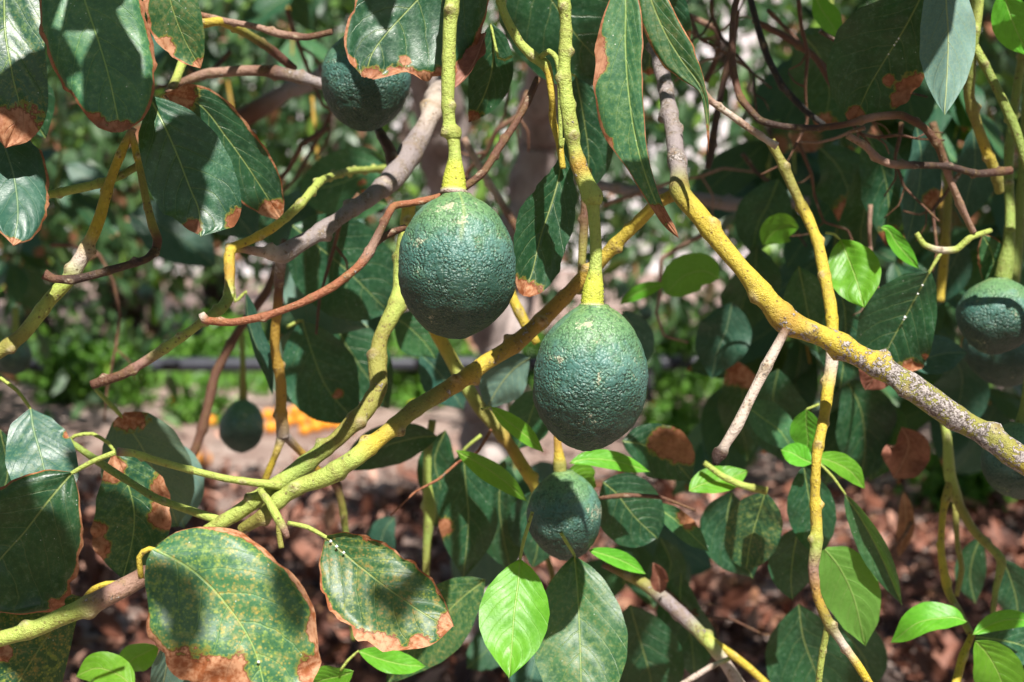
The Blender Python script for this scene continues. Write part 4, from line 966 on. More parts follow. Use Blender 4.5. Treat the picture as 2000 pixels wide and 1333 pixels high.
# dark shaded group left of the curved branch
leaf(b_l, [(572, 440), (620, 480), (690, 540), (760, 610)], 190, 1.3, 'mature', fold=.05, roll=-8, prof=BLUNT)
leaf(b_l, [(565, 500), (600, 545), (650, 590), (720, 640)], 150, 1.36, 'glaucous', fold=.1, under=True)
leaf(b_l, [(590, 625), (610, 690), (640, 760), (700, 830)], 150, 1.34, 'mature', fold=.1, pet=[(560, 640)], burn=[(.7, .2, .05)])
leaf(b_l, [(580, 640), (575, 700), (580, 750), (600, 800)], 110, 1.4, 'mature', under=True, fold=.1)
leaf(b_l, [(640, 610), (680, 680), (720, 740), (760, 800)], 130, 1.45, 'mature', fold=.1)
leaf(b_l, [(480, 570), (488, 640), (510, 710), (532, 770)], 70, 1.15, 'glaucous', roll=62, fold=.3, pet=[(455, 560), (460, 590)], pr=4)
leaf(b_e, [(770, 620), (800, 640), (830, 670), (850, 700)], 90, 1.35, 'sunlit', fold=.1)
leaf(b_e, [(820, 690), (850, 720), (880, 760), (905, 800)], 90, 1.4, 'glaucous', fold=.1)
for mid, w, d, k, kw in [
    ([(1690, 260), (1720, 320), (1735, 400), (1730, 480)], 110, 1.3, 'mature', dict(burn=[(1, 0, .15)])),
    ([(1790, 240), (1800, 310), (1790, 390), (1770, 480)], 80, 1.28, 'glaucous', dict(burn=[(.6, .8, .08)], roll=25)),
    ([(1680, 330), (1690, 400), (1680, 460), (1690, 530)], 90, 1.35, 'mature', dict(burn=[(1, 0, .2)])),
    ([(1900, 250), (1905, 320), (1890, 380), (1880, 440)], 90, 1.35, 'glaucous', dict(roll=20)),
    ([(1560, 520), (1570, 570), (1580, 620), (1600, 690)], 100, 1.25, 'sunlit', dict()),
    ([(1640, 560), (1650, 620), (1650, 690), (1640, 760)], 130, 1.3, 'mature', dict()),
    ([(1760, 690), (1800, 700), (1850, 690), (1890, 690)], 80, 1.3, 'glaucous', dict(roll=15)),
    ([(1480, 480), (1470, 540), (1450, 600), (1440, 660)], 120, 1.5, 'mature', dict()),
    ([(1430, 590), (1420, 640), (1400, 690), (1390, 740)], 110, 1.4, 'glaucous', dict()),
    ([(1430, 700), (1450, 760), (1450, 830), (1460, 900)], 100, 1.5, 'mature', dict(burn=[(0.1, .5, .2)])),
    ([(1520, 720), (1510, 780), (1520, 840), (1530, 900)], 130, 1.4, 'mature', dict()),
    ([(1650, 740), (1680, 800), (1690, 870), (1680, 940)], 130, 1.4, 'mature', dict()),
    ([(1730, 780), (1740, 830), (1720, 880), (1700, 940)], 110, 1.4, 'mature', dict()),
    ([(1450, 790), (1480, 810), (1520, 840), (1550, 880)], 80, 1.3, 'sunlit', dict(roll=20)),
    ([(1960, 600), (1990, 640), (2010, 700), (2020, 760)], 110, 1.5, 'mature', dict()),
    ([(1860, 690), (1880, 740), (1870, 800), (1850, 850)], 110, 1.5, 'glaucous', dict()),
    ([(1920, 460), (1935, 490), (1940, 520), (1925, 560)], 60, 1.2, 'sunlit', dict(edge=(.1, .2))),
    ([(1880, 470), (1860, 520), (1840, 560), (1830, 600)], 80, 1.4, 'glaucous', dict()),
    ([(1600, 290), (1640, 330), (1660, 390), (1650, 450)], 120, 1.5, 'mature', dict(burn=[(.8, 0, .2)])),
    ([(1520, 350), (1500, 400), (1480, 440), (1470, 500)], 110, 1.5, 'mature', dict()),
    ([(1560, 60), (1600, 110), (1620, 190), (1600, 260)], 150, 1.35, 'mature', dict(burn=[(1, 0, .15)])),
    ([(1230, 1180), (1250, 1250), (1270, 1320), (1280, 1400)], 150, 1.35, 'mature', dict()),
    ([(1330, 1120), (1330, 1180), (1350, 1250), (1360, 1330)], 110, 1.4, 'mature', dict()),
    ([(1560, 1180), (1570, 1250), (1600, 1330), (1620, 1400)], 180, 1.3, 'mature', dict()),
    ([(770, 1010), (750, 1040), (745, 1080), (760, 1120)], 70, 1.5, 'glaucous', dict()),
    ([(30, 120), (40, 170), (60, 220), (90, 270)], 120, 1.1, 'mature', dict()),
    ([(420, 330), (430, 390), (470, 430), (500, 470)], 110, 1.4, 'glaucous', dict()),
    ([(250, 420), (310, 440), (370, 480), (420, 520)], 130, 1.8, 'glaucous', dict()),
    ([(0, 840), (10, 880), (15, 930), (0, 980)], 60, 1.1, 'mature', dict()),
]:
    par = b_w if mid[0][0] > 1660 else b_m if mid[0][0] > 1450 else b_s if mid[0][1] > 1100 and mid[0][0] > 1000 else b_y if mid[0][0] > 1000 else b_f if mid[0][0] < 300 else b_i
    kw.setdefault('roll', random.uniform(-28, 28))
    leaf(par, mid, w, d, k, fold=random.uniform(.05, .45), wave=random.uniform(.05, .16), curl=random.uniform(-.1, .25), **kw)
leaf(b_r, [(310, 1262), (285, 1275), (258, 1290), (236, 1318)], 62, 1.1, 'young', roll=15, fold=.2)
leaf(b_r, [(262, 1345), (230, 1318), (190, 1305), (148, 1322)], 70, 1.05, 'young', roll=-15, fold=.15)
leaf(b_t, [(1958, 1092), (1972, 1125), (1985, 1170), (1990, 1220)], 80, 1.3, 'mature', fold=.2)
leaf(b_t, [(1915, 1050), (1900, 1090), (1895, 1130), (1905, 1180)], 60, 1.4, 'mature', fold=.2)
leaf(b_q, [(870, 840), (850, 900), (860, 960), (850, 1030)], 90, 1.35, 'mature', fold=.3, roll=20)
leaf(b_q, [(1040, 960), (1030, 1010), (1050, 1060), (1040, 1110)], 90, 1.3, 'mature', fold=.2)
leaf(b_s, [(1290, 1050), (1310, 1100), (1300, 1150), (1320, 1200)], 80, 1.45, 'mature', fold=.3, roll=-20)
leaf(b_m, [(1640, 1190), (1655, 1240), (1690, 1290), (1700, 1350)], 100, 1.4, 'mature', fold=.2)
# dry curled leaves caught in the branches
leaf(b_t, [(1760, 835), (1775, 865), (1765, 900), (1745, 935)], 90, 1.3, 'dry', fold=.5, wave=.35, label='dry curled brown leaf hanging from the twig')
leaf(b_y, [(1740, 690), (1720, 715), (1705, 740), (1690, 762)], 70, 1.12, 'dry', fold=.4, wave=.2)
leaf(b_s, [(1275, 1100), (1285, 1120), (1288, 1140), (1290, 1160)], 36, 1.2, 'dry', fold=.5, wave=.3)
leaf(b_t, [(1765, 960), (1770, 1010), (1765, 1050), (1755, 1090)], 34, 1.5, 'dry', fold=.5, wave=.2)

# ------------------------------------------------------------------ avocados
EGG = [(0, .20), (.03, .34), (.08, .52), (.15, .69), (.25, .85), (.36, .96), (.47, 1.0), (.58, .99), (.68, .94), (.78, .82), (.86, .67), (.92, .52), (.97, .32), (1, 0)]


def avocado(px, py, hw, top, bot, d, label, tilt=0, stalk=None, dense=True, yaw=0, scols=None, line=0):
    """Fruit whose picture spans top..bot px at distance d, with its swollen stalk as a part."""
    k = KP * d
    H = (bot - top) * k
    Rm = hw * k
    n, s = (110, 150) if dense else (48, 64)
    t = (1 - np.cos(np.linspace(0, np.pi, n))) / 2
    e = np.array(EGG)
    tf = np.linspace(0, 1, 400)
    rf = np.interp(tf, e[:, 0], e[:, 1])
    ker = np.hanning(31)
    ker /= ker.sum()
    # smooth as a function of arc so the poles stay closed
    rs = np.convolve(np.pad(rf ** 2, 15, mode='reflect'), ker, 'valid')
    rf = np.sqrt(np.clip(rs, 0, None))
    rf[-1] = 0
    rf /= rf.max()
    r = np.interp(t, tf, rf)
    r[-6:] = np.sqrt(np.clip(1 - ((t[-6:] - .9) / .1) ** 2, 0, 1)) * np.interp(.9, tf, rf) * .99 if False else r[-6:]
    th = np.linspace(0, 2 * np.pi, s, endpoint=False)
    V = np.stack([np.outer(r, np.cos(th)) * Rm, np.outer(r, np.sin(th)) * Rm, np.repeat(((.5 - t) * H)[:, None], s, 1)], -1).reshape(-1, 3)
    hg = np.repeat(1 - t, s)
    ln = np.zeros(n * s)
    if line:
        tt, aa = np.repeat(t, s), np.tile(th, n)
        wob = np.radians(line) + 1.5 * np.pi + .05 * np.sin(tt * 14)
        ln = np.exp(-((aa - wob) / .035) ** 2) * np.clip((.36 - tt) * 12, 0, 1)
    off = Vector((px, py, 0))
    out = np.empty_like(V)
    for q, v in enumerate(V):
        vv = Vector(v) + off
        a = mnoise.noise(vv * 24) * .0028 + mnoise.noise(vv * 11 + Vector((3, 1, 7))) * .0035 + mnoise.noise(vv * 75) * .0009
        if dense:
            a += mnoise.noise(vv * 330) * .00045 * (1.25 - hg[q])
        a -= .0005 * ln[q]
        w = Vector(v)
        l = w.length
        out[q] = w * (1 + a / max(l, 1e-4))
    i = np.arange(n - 1)[:, None] * s
    j = np.arange(s)[None]
    jn = (j + 1) % s
    F = np.stack([i + j, i + s + j, i + s + jn, i + jn], -1).reshape(-1, 4)
    Fl = [tuple(f) for f in F] + [tuple(range(s))]
    c = at(px, py, d)
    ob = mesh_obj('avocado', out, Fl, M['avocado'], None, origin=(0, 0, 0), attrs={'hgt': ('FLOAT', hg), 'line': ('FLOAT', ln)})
    ob.location = c
    ob.rotation_euler = (math.radians(-PITCH * .3), math.radians(tilt), math.radians(yaw))
    tag(ob, label, 'avocado', 'avocados hanging in the tree')
    if stalk:
        V, F, C, Lc = tube_geo([(x, y, d, rr) for x, y, rr in stalk], scols or 'cap', node=0, rings=.018, rough=.03, step=.0012, sides=18)
        st = mesh_obj('stalk', V, F, M['bark'], None, origin=at(stalk[0][0], stalk[0][1], d), attrs={'col': ('FLOAT_COLOR', C), 'lich': ('FLOAT', Lc)})
        st.parent = ob
        st.matrix_parent_inverse = (Matrix.Translation(ob.location) @ ob.rotation_euler.to_matrix().to_4x4()).inverted()
    return ob


avocado(893, 516, 115, 376, 657, D, 'large blue-green avocado hanging highest in the centre, in full sun', tilt=0, line=9, scols=['lime', 'lime', 'lime', 'cap', 'cap', 'cap', 'cap', 'beige', 'brown'],
        stalk=[(885, 268, 14), (888, 290, 13), (889, 308, 14.5), (888, 326, 19), (887, 344, 24), (887, 360, 26), (887, 368, 26.5), (887, 374, 29), (887, 381, 28)])
avocado(1150, 741, 111, 601, 883, D - .01, 'large pale green avocado with a dark underside, lower right of the centre one', tilt=4, scols=['lime', 'lime', 'lime', 'lime', 'lime', 'cap', 'cap', 'cap', 'cap', 'beige', 'brown'],
        stalk=[(1158, 390, 16), (1160, 415, 12.5), (1164, 460, 12), (1165, 495, 12.5), (1163, 525, 14), (1161, 545, 18), (1159, 562, 22), (1157, 580, 23.5), (1156, 592, 24), (1156, 599, 26.5), (1156, 607, 25)])
avocado(1101, 1008, 73, 922, 1095, 1.12, 'smaller grey-green avocado half in shade directly below the pale one', stalk=[(1088, 838, 8), (1090, 870, 8), (1092, 892, 11), (1093, 905, 14), (1094, 926, 13)], scols=['ochre', 'ochre', 'yel', 'olive'])
avocado(714, 160, 85, 60, 257, 1.12, 'dark pebbly avocado partly hidden behind a scorched leaf at the top', stalk=[(690, -260, 11), (696, -120, 11), (702, -20, 12), (706, 20, 14), (710, 70, 17)], scols=['lime'])
avocado(473, 834, 45, 781, 888, 1.7, 'small dark avocado dangling alone above the sunlit soil', dense=False, stalk=[(470, 640, 6), (474, 700, 6), (475, 750, 7), (474, 788, 10)], scols=['green', 'green', 'olive'])
avocado(1948, 616, 78, 540, 692, 1.2, 'shaded grey-blue avocado at the right edge, upper of the overlapping pair', dense=False, stalk=[(1972, 440, 11), (1970, 480, 13), (1965, 515, 17), (1960, 545, 19)], scols=['green'])
avocado(1966, 680, 82, 600, 752, 1.34, 'very dark avocado tucked behind and below the upper right one', dense=False, stalk=[(2020, -100, 10), (2010, 150, 10), (1992, 400, 11), (1985, 500, 13), (1975, 560, 16), (1970, 610, 18)], scols=['green'])
avocado(1990, 900, 70, 826, 978, 1.16, 'dark avocado cut by the right edge below the lichen-crusted branch', dense=False, stalk=[(2080, 100, 9), (2060, 420, 9), (2022, 640, 9), (2004, 790, 12), (1995, 832, 15)], scols=['green'])
avocado(30, 692, 34, 655, 732, 1.9, 'blackish avocado in shade at the left edge', dense=False, stalk=[(30, 600, 6), (30, 630, 7), (30, 662, 9)], scols=['green'])
avocado(384, 642, 14, 624, 660, 4.4, 'tiny distant avocado beside the bent pale green twig', dense=False, stalk=[(384, 590, 3), (384, 630, 4)], scols=['green'])
avocado(285, 573, 15, 555, 592, 4.4, 'tiny distant avocado under the dark dead spur', dense=False, stalk=[(285, 500, 3), (285, 560, 4)], scols=['green'])
avocado(1263, 611, 13, 594, 628, 3.2, 'tiny dark avocado in the gap right of the pale fruit', dense=False, stalk=[(1263, 560, 3), (1263, 600, 4)], scols=['green'])

# ------------------------------------------------------------------ leafy sprays further in (each leaf a piece of its twig)
def spray(px, py, d, n=6, length=.15, kinds=('mature',), spread=.16, droop=.9):
    top = at(px, py, d)
    b = twig('branch', tree, [(px + random.uniform(-60, 60), py - 170, d + .1, 6 / d * 1.3), (px, py - 50, d, 7 / d * 1.3), (px + random.uniform(-20, 20), py + 30, d - .02, 5 / d * 1.3), (px + random.uniform(-30, 30), py + 90, d - .03, 3 / d * 1.3)], random.choice(['green', 'olive', 'ochre', 'lime']), node=.06)
    for k in range(n):
        p = at(px + random.gauss(0, 18), py + random.uniform(-60, 70), d + random.uniform(-.05, .05))
        a = k * 2.4 + random.uniform(-.4, .4)
        dr = Vector((math.cos(a) * .8, math.sin(a) * .5, -droop + random.gauss(0, .3)))
        hang_leaf(b, p, dr, (dr.x * .5 + random.gauss(0, .3), -.8 + random.gauss(0, .3), .6 + random.gauss(0, .3)), length * random.uniform(.8, 1.2), random.choice(kinds))


MX = ('mature', 'mature', 'mature', 'glaucous', 'sunlit')
for a in [
    (1500, 330, 1.9, 7), (1640, 420, 1.8, 7), (1760, 560, 1.7, 7), (1860, 180, 1.7, 7), (1960, 380, 1.8, 7), (1560, 620, 1.8, 7), (1700, 720, 1.8, 7), (1450, 760, 1.9, 6),
    (1620, 110, 1.8, 8), (1740, 60, 1.7, 8), (1920, 700, 1.9, 8), (1560, 250, 2.2, 8), (1840, 480, 2.0, 8), (1660, 560, 2.1, 8),
    (120, 330, 2.6, 6), (460, 330, 2.9, 6), (620, 360, 2.4, 5), (560, 40, 3.0, 7), (30, 480, 3.0, 6), (380, 20, 3.0, 6),
    (650, 560, 2.2, 6), (1000, 930, 1.9, 5), (1080, 1180, 1.5, 5), (1220, 1050, 1.8, 5),
]:
    spray(*a, kinds=MX, length=.125)

# ------------------------------------------------------------------ unseen leaves added above and around the frame to dapple and cut the light
def on_sun(px, py, d, t, size, dx=0, dy=0):  # spot up the sun's ray for a leaf added to shade that pixel
    return np.array(at(px, py, d) + SUN * t) + rng.normal(0, .01, 3), size


SHADE_LEAVES = []
for px, py, d, t, s in [
    (185, 75, .9, .30, .06), (60, 150, .93, .40, .07), (285, 290, .93, .42, .085), (425, 320, .93, .48, .10), (310, 400, .93, .52, .09), (405, 420, .93, .55, .075), (480, 360, 1.0, .5, .10),
    (760, 0, .98, .30, .08), (945, 30, .98, .3, .09), (20, 1130, .9, .8, .14), (110, 1130, .9, .85, .12),
    (395, 1090, .84, 1.3, .06), (420, 1170, .84, 1.5, .055), (540, 1180, .84, 1.4, .05), (775, 1130, .92, 1.3, .035), (785, 1180, .92, 1.35, .04), (790, 1230, .92, 1.3, .035),
    (1050, 985, 1.12, .62, .07), (1060, 1050, 1.12, .6, .07),
    (1900, 640, 1.2, .5, .10), (1960, 680, 1.34, .55, .14), (1980, 880, 1.16, .7, .2), (1930, 930, 1.16, .7, .2), (473, 834, 1.7, 1.0, .2), (460, 860, 1.7, 1.1, .2),
    (1740, 620, 1.1, .6, .10), (1690, 110, 1.04, .35, .10), (1730, 220, 1.04, .4, .09), (40, 350, .95, .5, .06),
    (700, 600, 1.3, .62, .13), (650, 720, 1.34, .7, .16), (720, 700, 1.34, .72, .16), (620, 640, 1.3, .66, .14), (600, 720, 1.4, .8, .16), (640, 570, 1.3, .6, .12),
    (230, 1060, 1.03, .85, .10), (300, 920, 1.12, .85, .14),
]:
    SHADE_LEAVES.append((*on_sun(px, py, d, t, s), 1))
# scattered leaf clumps added to block sun and sky; thick further in, thin over the sharp fruit
def shade_block(n, xr, yr, zr, size):
    for _ in range(n // 16):
        c = np.array([random.uniform(*xr), random.uniform(*yr), CAM_H + random.uniform(*zr)])
        for _ in range(16):
            SHADE_LEAVES.append((c + rng.normal(0, 1, 3) * (.12, .12, .08), random.uniform(*size), 0))


shade_block(160, (-1.3, 1.5), (1.25, 1.9), (.8, 1.1), (.13, .2))
shade_block(190, (.22, 1.35), (.65, 1.2), (.6, .88), (.10, .17))
shade_block(90, (-1.0, -.3), (.75, 1.3), (.62, .9), (.10, .17))
shade_block(700, (-1.9, 2.1), (1.3, 3.2), (.75, 1.35), (.14, .22))
shade_block(500, (-2.2, 2.4), (2.6, 4.4), (1.0, 1.7), (.14, .24))
shade_block(900, (-2.0, 2.4), (.15, 1.4), (1.65, 2.2), (.16, .26))
shade_block(500, (-3.0, -1.2), (-2.5, 0), (-.5, 2.0), (.16, .26))
shade_block(420, (1.9, 3.2), (-2.5, .2), (-.5, 1.6), (.16, .26))
shade_block(950, (-2.6, 2.8), (1.2, 4.2), (1.5, 2.3), (.16, .26))
shade_block(420, (-2.4, -1.3), (-.4, 2.2), (-.4, 1.6), (.16, .26))
shade_block(420, (1.7, 2.8), (.2, 2.4), (-.4, 1.2), (.16, .26))
PROTECT = [(714, 190, 1.12, .055), (1965, 600, 1.2, .03), (893, 516, .92, .06), (1150, 741, .91, .06), (680, 350, 1.5, .08), (1000, 1200, 1.0, .06), (1672, 535, 1.1, .05), (1710, 712, .95, .06), (1450, 540, .96, .05), (1810, 1220, 1.12, .05), (1185, 200, .9, .04), (175, 200, .9, .05), (1390, 640, 9, .3)]
keepc = []
for c in SHADE_LEAVES:
    ok = True
    for px, py, d, r in PROTECT:
        v = c[0] - np.array(at(px, py, d))
        t = v @ np.array(SUN)
        if t > .05 and np.linalg.norm(v - t * np.array(SUN)) < r + c[1] * .3:
            ok = False
    if c[2] == 1 and (c[1] < .1 or c[1] >= .2):
        ok = True
    if ok:
        keepc.append(c)
SHADE_LEAVES = keepc
C = np.array([c[0] for c in SHADE_LEAVES])
S_ = np.array([c[1] for c in SHADE_LEAVES])
fit = np.array([c[2] for c in SHADE_LEAVES])
Dm = rand_dirs(len(C), (0, 0, 0), 1)
Dm[fit == 0] = rand_dirs(int((fit == 0).sum()), (0, 0, -.5), .7)
Sv = np.array(SUN)
Dm[fit == 1] -= Sv * (Dm[fit == 1] @ Sv)[:, None]
Dm /= np.linalg.norm(Dm, axis=1)[:, None]
Nm = np.where(fit[:, None] == 1, Sv[None] + rng.normal(0, .12, (len(C), 3)), rand_dirs(len(C), (0, -.3, .8), .6))
C = C - Dm * (S_ * .5)[:, None] * fit[:, None]
V, F = leaf_cloud(C, Dm, Nm, S_, .55)
shade_mass = mesh_obj('foliage', V, F, M['fol_dark'], tree, attrs={'lr': ('FLOAT', np.repeat(rng.random(len(C)) * .9, 8))}, smooth=False)  # out-of-view leaf mass added to cast shade
tag(shade_mass, kind='stuff')

# ------------------------------------------------------------------ trees behind
def bg_tree(px, base_py, label, h, rad, n, mat='fol_dark', skirt=.9, tr=.13, lean=0.0):
    p = ground_at(px, base_py)
    d = p.y
    t = tag(empty('avocado_tree', p), label, 'avocado tree', 'orchard trees')
    tk = 1 / (KP * d)
    def q(dx, dz):
        v = Vector((p.x + dx, p.y, p.z + dz)) - CAMV
        c = RM.transposed() @ v
        return (1000 + c.x / -c.z / KP, 666.5 - c.y / -c.z / KP, -c.z)
    trunk('trunk', t, [(*q(0, -.1), tr * 1.5 * tk), (*q(.02, .3), tr * tk), (*q(lean * .5, 1.2), tr * .85 * tk), (*q(lean, h * .6), tr * .6 * tk)], 'darktrunk')
    for k in range(3):
        a = k * 2.1 + px
        trunk('limb', t, [(*q(lean * .4, 1.0), tr * .55 * tk), (*q(lean * .4 + math.cos(a) * rad * .3, 1.6), tr * .4 * tk), (*q(lean + math.cos(a) * rad * .7, h * .75), tr * .2 * tk)], 'darktrunk', sides=10)
    # crown: leaf clumps on an uneven dome with a hanging skirt
    m = n // 26
    a = rng.uniform(0, 2 * np.pi, m)
    zc = rng.uniform(0, 1, m)
    rr = rad * (.55 + .5 * rng.random(m)) * np.sqrt(np.clip(1 - (zc * .85) ** 2, .05, 1))
    cc = np.stack([p.x + lean + rr * np.cos(a), p.y + rr * np.sin(a) * .9, p.z + skirt + (h - skirt) * zc + rng.normal(0, .15, m)], 1)
    C = np.repeat(cc, 26, 0) + rng.normal(0, 1, (m * 26, 3)) * np.array([.20, .20, .24])
    foliage('foliage', t, C, (0, 0, -.7), .6, rng.uniform(.10, .19, len(C)), mat, (0, -.5, .7))
    return t


bg_tree(250, 700, 'dark avocado tree behind the left twigs, its blackish trunk above the low bushes', 3.6, 2.4, 7800, skirt=.75, tr=.24)
bg_tree(-420, 900, 'avocado tree beyond the left edge with drooping skirts', 3.4, 1.9, 3600, skirt=.7)
bg_tree(640, 700, 'far avocado tree between the left twigs and the grey trunk', 4.2, 2.8, 6000, skirt=1.0, tr=.16)
bg_tree(1720, 830, 'dense avocado tree behind the hanging leaves on the right', 3.8, 2.3, 5200, skirt=.75, tr=.16)
bg_tree(60, 660, 'far avocado tree filling the gap at the left edge', 4.4, 3.2, 6000, skirt=.4, tr=.16)
bg_tree(420, 640, 'far avocado tree behind the black pipe', 4.6, 3.4, 6500, skirt=.5, tr=.16)
bg_tree(1850, 640, 'far avocado tree showing through the gap right of the pale fruit', 4.0, 2.2, 3200, skirt=1.6, tr=.14)
def sky_block_tree(x, y, h, rad, label):  # unseen tree added behind the camera to darken the ambient light
    v = Vector((x, y, 0))
    t = tag(empty('avocado_tree', v), label, 'avocado tree', 'orchard trees')
    for k, (dx, z, r0, r1) in enumerate([(0, 0, .16, .1), (.3, 1.2, .09, .04), (-.35, 1.2, .09, .04)]):
        a, b = (v + Vector((0, 0, z - .1)), v + Vector((dx * 2, 0, h * .7)))
        n = 12
        th = np.linspace(0, 2 * np.pi, n, endpoint=False)
        ring = np.stack([np.cos(th), np.sin(th), 0 * th], 1)
        V = np.vstack([np.array(a) + ring * r0, np.array((a + b) / 2) + ring * (r0 + r1) / 2 + np.array([.05, .03, 0]), np.array(b) + ring * r1])
        F = [(q * n + i, q * n + (i + 1) % n, (q + 1) * n + (i + 1) % n, (q + 1) * n + i) for q in range(2) for i in range(n)]
        mesh_obj('limb' if k else 'trunk', V, F, M['darktrunk'], t, origin=a)
    m = 170
    d = rng.normal(0, 1, (m, 3))
    d /= np.linalg.norm(d, axis=1)[:, None]
    cc = np.array(v) + np.array([0, 0, .6 + h * .4]) + d * np.array([rad, rad * .8, h * .46]) * (rng.random(m)[:, None] ** .35)
    C = np.repeat(cc, 26, 0) + rng.normal(0, .22, (m * 26, 3))
    foliage('foliage', t, C, (0, 0, -.7), .6, rng.uniform(.12, .22, len(C)), 'fol_dark', (0, .4, .7))


for x, y, h, r in ((-3.6, -3.0, 3.6, 1.9), (.1, -5.2, 4.0, 2.3), (3.9, -3.8, 3.6, 1.9)):
    sky_block_tree(x, y, h, r, {-3.6: 'unseen tree added behind the viewpoint to the left to block sky light', .1: 'unseen tree added directly behind the viewpoint to block sky light', 3.9: 'unseen tree added behind the viewpoint to the right to block sky light'}[x])
bg_tree(2250, 960, 'avocado tree beyond the right edge', 3.4, 1.8, 3200, skirt=.5)


# ------------------------------------------------------------------ low bushes, pipe, oranges
def bush(name, label, cat, px, py, w, h, n, mat='fol_lime', lf=(.05, .11), group=None):
    p = ground_at(px, py)
    d = p.y
    sx, sz = w * KP * d / 2, h * KP * d
    b = tag(empty(name, p), label, cat, group)
    for k in range(5):
        a = k * 1.3
        e = Vector((p.x + math.cos(a) * sx * .5, p.y + math.sin(a) * sx * .4, p.z + sz * .6))
        def q(v):
            c = RM.transposed() @ (v - CAMV)
            return (1000 + c.x / -c.z / KP, 666.5 - c.y / -c.z / KP, -c.z)
        V, F, Cc, Lc = tube_geo([(*q(p), 1.2), (*q((p + e) / 2 + Vector((0, 0, sz * .1))), 1.0), (*q(e), .6)], 'green', sides=6, step=.03)
        mesh_obj('stem', V, F, M['bark'], b, origin=p, attrs={'col': ('FLOAT_COLOR', Cc), 'lich': ('FLOAT', Lc)})
    m = max(4, n // 14)
    v = rng.normal(0, 1, (m, 3))
    v /= np.linalg.norm(v, axis=1)[:, None]
    v[:, 2] = np.abs(v[:, 2])
    cc = np.array(p)[None] + v * (rng.random(m) ** .4)[:, None] * np.array([sx, sx * .7, sz])
    C = np.repeat(cc, 14, 0) + rng.normal(0, 1, (m * 14, 3)) * np.array([sx, sx, sz]) * .14
    foliage('foliage', b, C, (0, -.3, .1), .7, rng.uniform(*lf, len(C)), mat, (0, -.4, .8))
    return b


bush('bush', 'bright green rounded bush at the far left beyond the bare soil', 'bush', 180, 800, 210, 150, 1300, lf=(.06, .12))
bush('bush', 'low yellow-green plant beside the scattered oranges', 'plant', 385, 828, 130, 70, 420, lf=(.04, .08))
bush('bush', 'sunlit green bush seen in the gap right of the pale avocado', 'bush', 1335, 752, 190, 150, 1300)
bush('bush', 'green bush behind the black pipe at the left', 'bush', 450, 742, 260, 120, 1100)
bush('bush', 'low green plant under the pipe in the right gap', 'plant', 1320, 850, 150, 90, 600, lf=(.04, .09))
bush('bush', 'leafy green plant behind the branches at the lower right', 'bush', 1900, 985, 260, 120, 1100, lf=(.05, .1))
bush('bush', 'small lime plant behind the curved branch', 'plant', 800, 790, 110, 130, 500)

n = 9000
gxx = rng.uniform(-4.6, 3.2, n)
gyy = rng.uniform(9.2, 12.6, n)
keep = rng.random(n) < np.clip(.35 + .8 * np.sin(gxx * 1.7 + 1) * np.sin(gyy * 1.3), .12, 1)
C = np.stack([gxx, gyy, terrain_h(gxx, gyy)], 1)[keep]
foliage('grass', None, C, (0, 0, 1), .5, rng.uniform(.08, .22, len(C)), 'fol_lime', (0, -.8, .4), wr=.35)
pp = tag(empty('irrigation_pipe', ground_at(850, 800)), 'dark horizontal irrigation pipe raised on short posts across the back', 'pipe')


def px_of(v):
    c = RM.transposed() @ (Vector(v) - CAMV)
    return (1000 + c.x / -c.z / KP, 666.5 - c.y / -c.z / KP, -c.z)


pz = .27
py_ = ground_at(850, 795).y
V, F, C, Lc = tube_geo([(*px_of((x, py_, pz + .0 + .004 * x)), 15) for x in (-6, -3, -1.2, 0, 1.2, 3, 6)], 'grey', sides=16, rough=.0, step=.05)
mesh_obj('pipe', V, F, M['pipe'], pp, origin=V[0])
for x in np.arange(-4.9, 5, 1.15):
    V, F, C, Lc = tube_geo([(*px_of((x, py_, -.1)), 8), (*px_of((x, py_, pz)), 7)], 'grey', sides=8, rough=.05, step=.03)
    mesh_obj('post', V, F, M['post'], pp, origin=V[0])


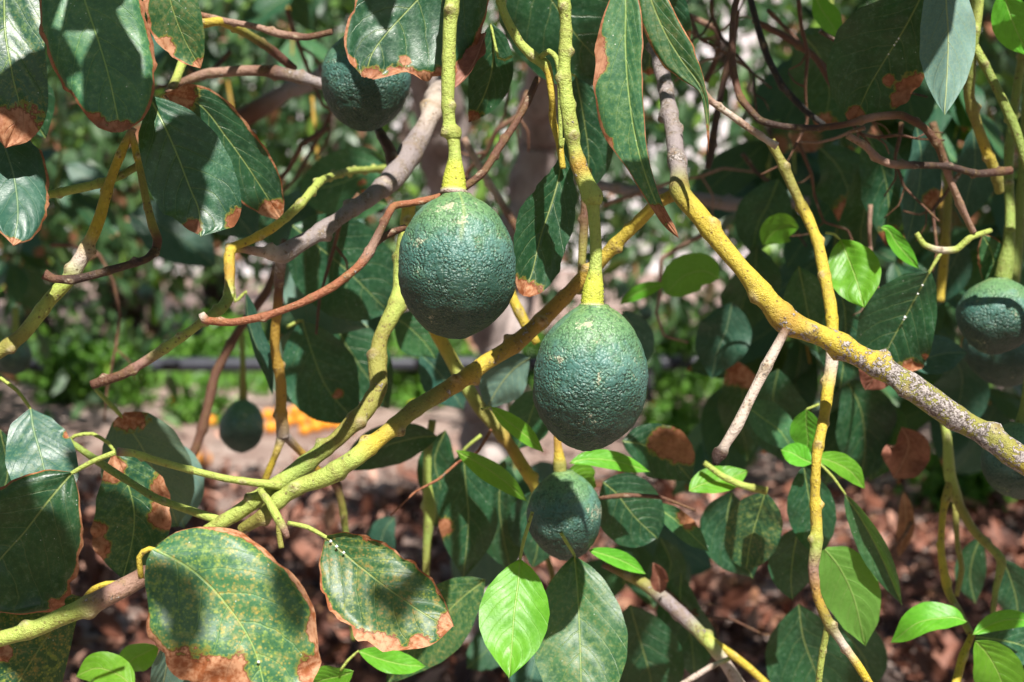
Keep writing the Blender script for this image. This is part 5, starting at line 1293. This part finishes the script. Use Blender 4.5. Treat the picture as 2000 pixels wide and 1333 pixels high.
def orange_mesh():
    n, s = 14, 20
    t = np.linspace(0.02, np.pi - .02, n)
    th = np.linspace(0, 2 * np.pi, s, endpoint=False)
    r = np.sin(t) * (1 - .04 * np.cos(t))
    V = np.stack([np.outer(r, np.cos(th)), np.outer(r, np.sin(th)), np.repeat((np.cos(t) * .94 - .06 * np.exp(-(t / .25) ** 2))[:, None], s, 1)], -1).reshape(-1, 3)
    i = np.arange(n - 1)[:, None] * s
    j = np.arange(s)[None]
    jn = (j + 1) % s
    F = [tuple(f) for f in np.stack([i + j, i + s + j, i + s + jn, i + jn], -1).reshape(-1, 4)] + [tuple(range(s)), tuple(range((n - 1) * s, n * s))[::-1]]
    o = mesh_obj('orange', V, F, M['orange'], None, origin=(0, 0, 0))
    me = o.data
    bpy.data.objects.remove(o)
    return me


om = orange_mesh()
heap = [(575, 803), (598, 798), (563, 822), (588, 820), (612, 814), (634, 808), (656, 814), (640, 828), (664, 830), (596, 840), (524, 812), (530, 834), (618, 834), (676, 816), (548, 806), (684, 836)]
for k, (x, y) in enumerate(heap):
    o = bpy.data.objects.new('orange', om)
    COL.objects.link(o)
    p = ground_at(x, y + 10)
    r = random.uniform(.032, .042)
    o.scale = (r,) * 3
    o.location = p + Vector((0, 0, r * .92))
    o.rotation_euler = (random.uniform(-.6, .6), random.uniform(-.6, .6), random.uniform(0, 6))
    tag(o, 'fallen orange in the heap on bare soil below the curved branch', 'orange', 'oranges heaped on the soil')
for (x, y, lab) in [(341, 786, 'single orange at the left by the low yellow-green plant'), (413, 824, 'single orange right of the low yellow-green plant'), (400, 902, 'lone orange nearest on the soil under the brown twig'), (812, 752, 'lone orange in front of the pipe beside the curved branch'), (1276, 755, 'orange in front of the pipe at the pale avocado')]:
    o = bpy.data.objects.new('orange', om)
    COL.objects.link(o)
    p = ground_at(x, y + 10) if y > 770 else ground_at(x, 800)
    r = .036
    o.scale = (r,) * 3
    o.location = p + Vector((0, -.0, r * .92))
    if y <= 770:
        o.location = Vector((p.x, p.y - .12, r * .92))
    tag(o, lab, 'orange', 'oranges scattered on the ground')
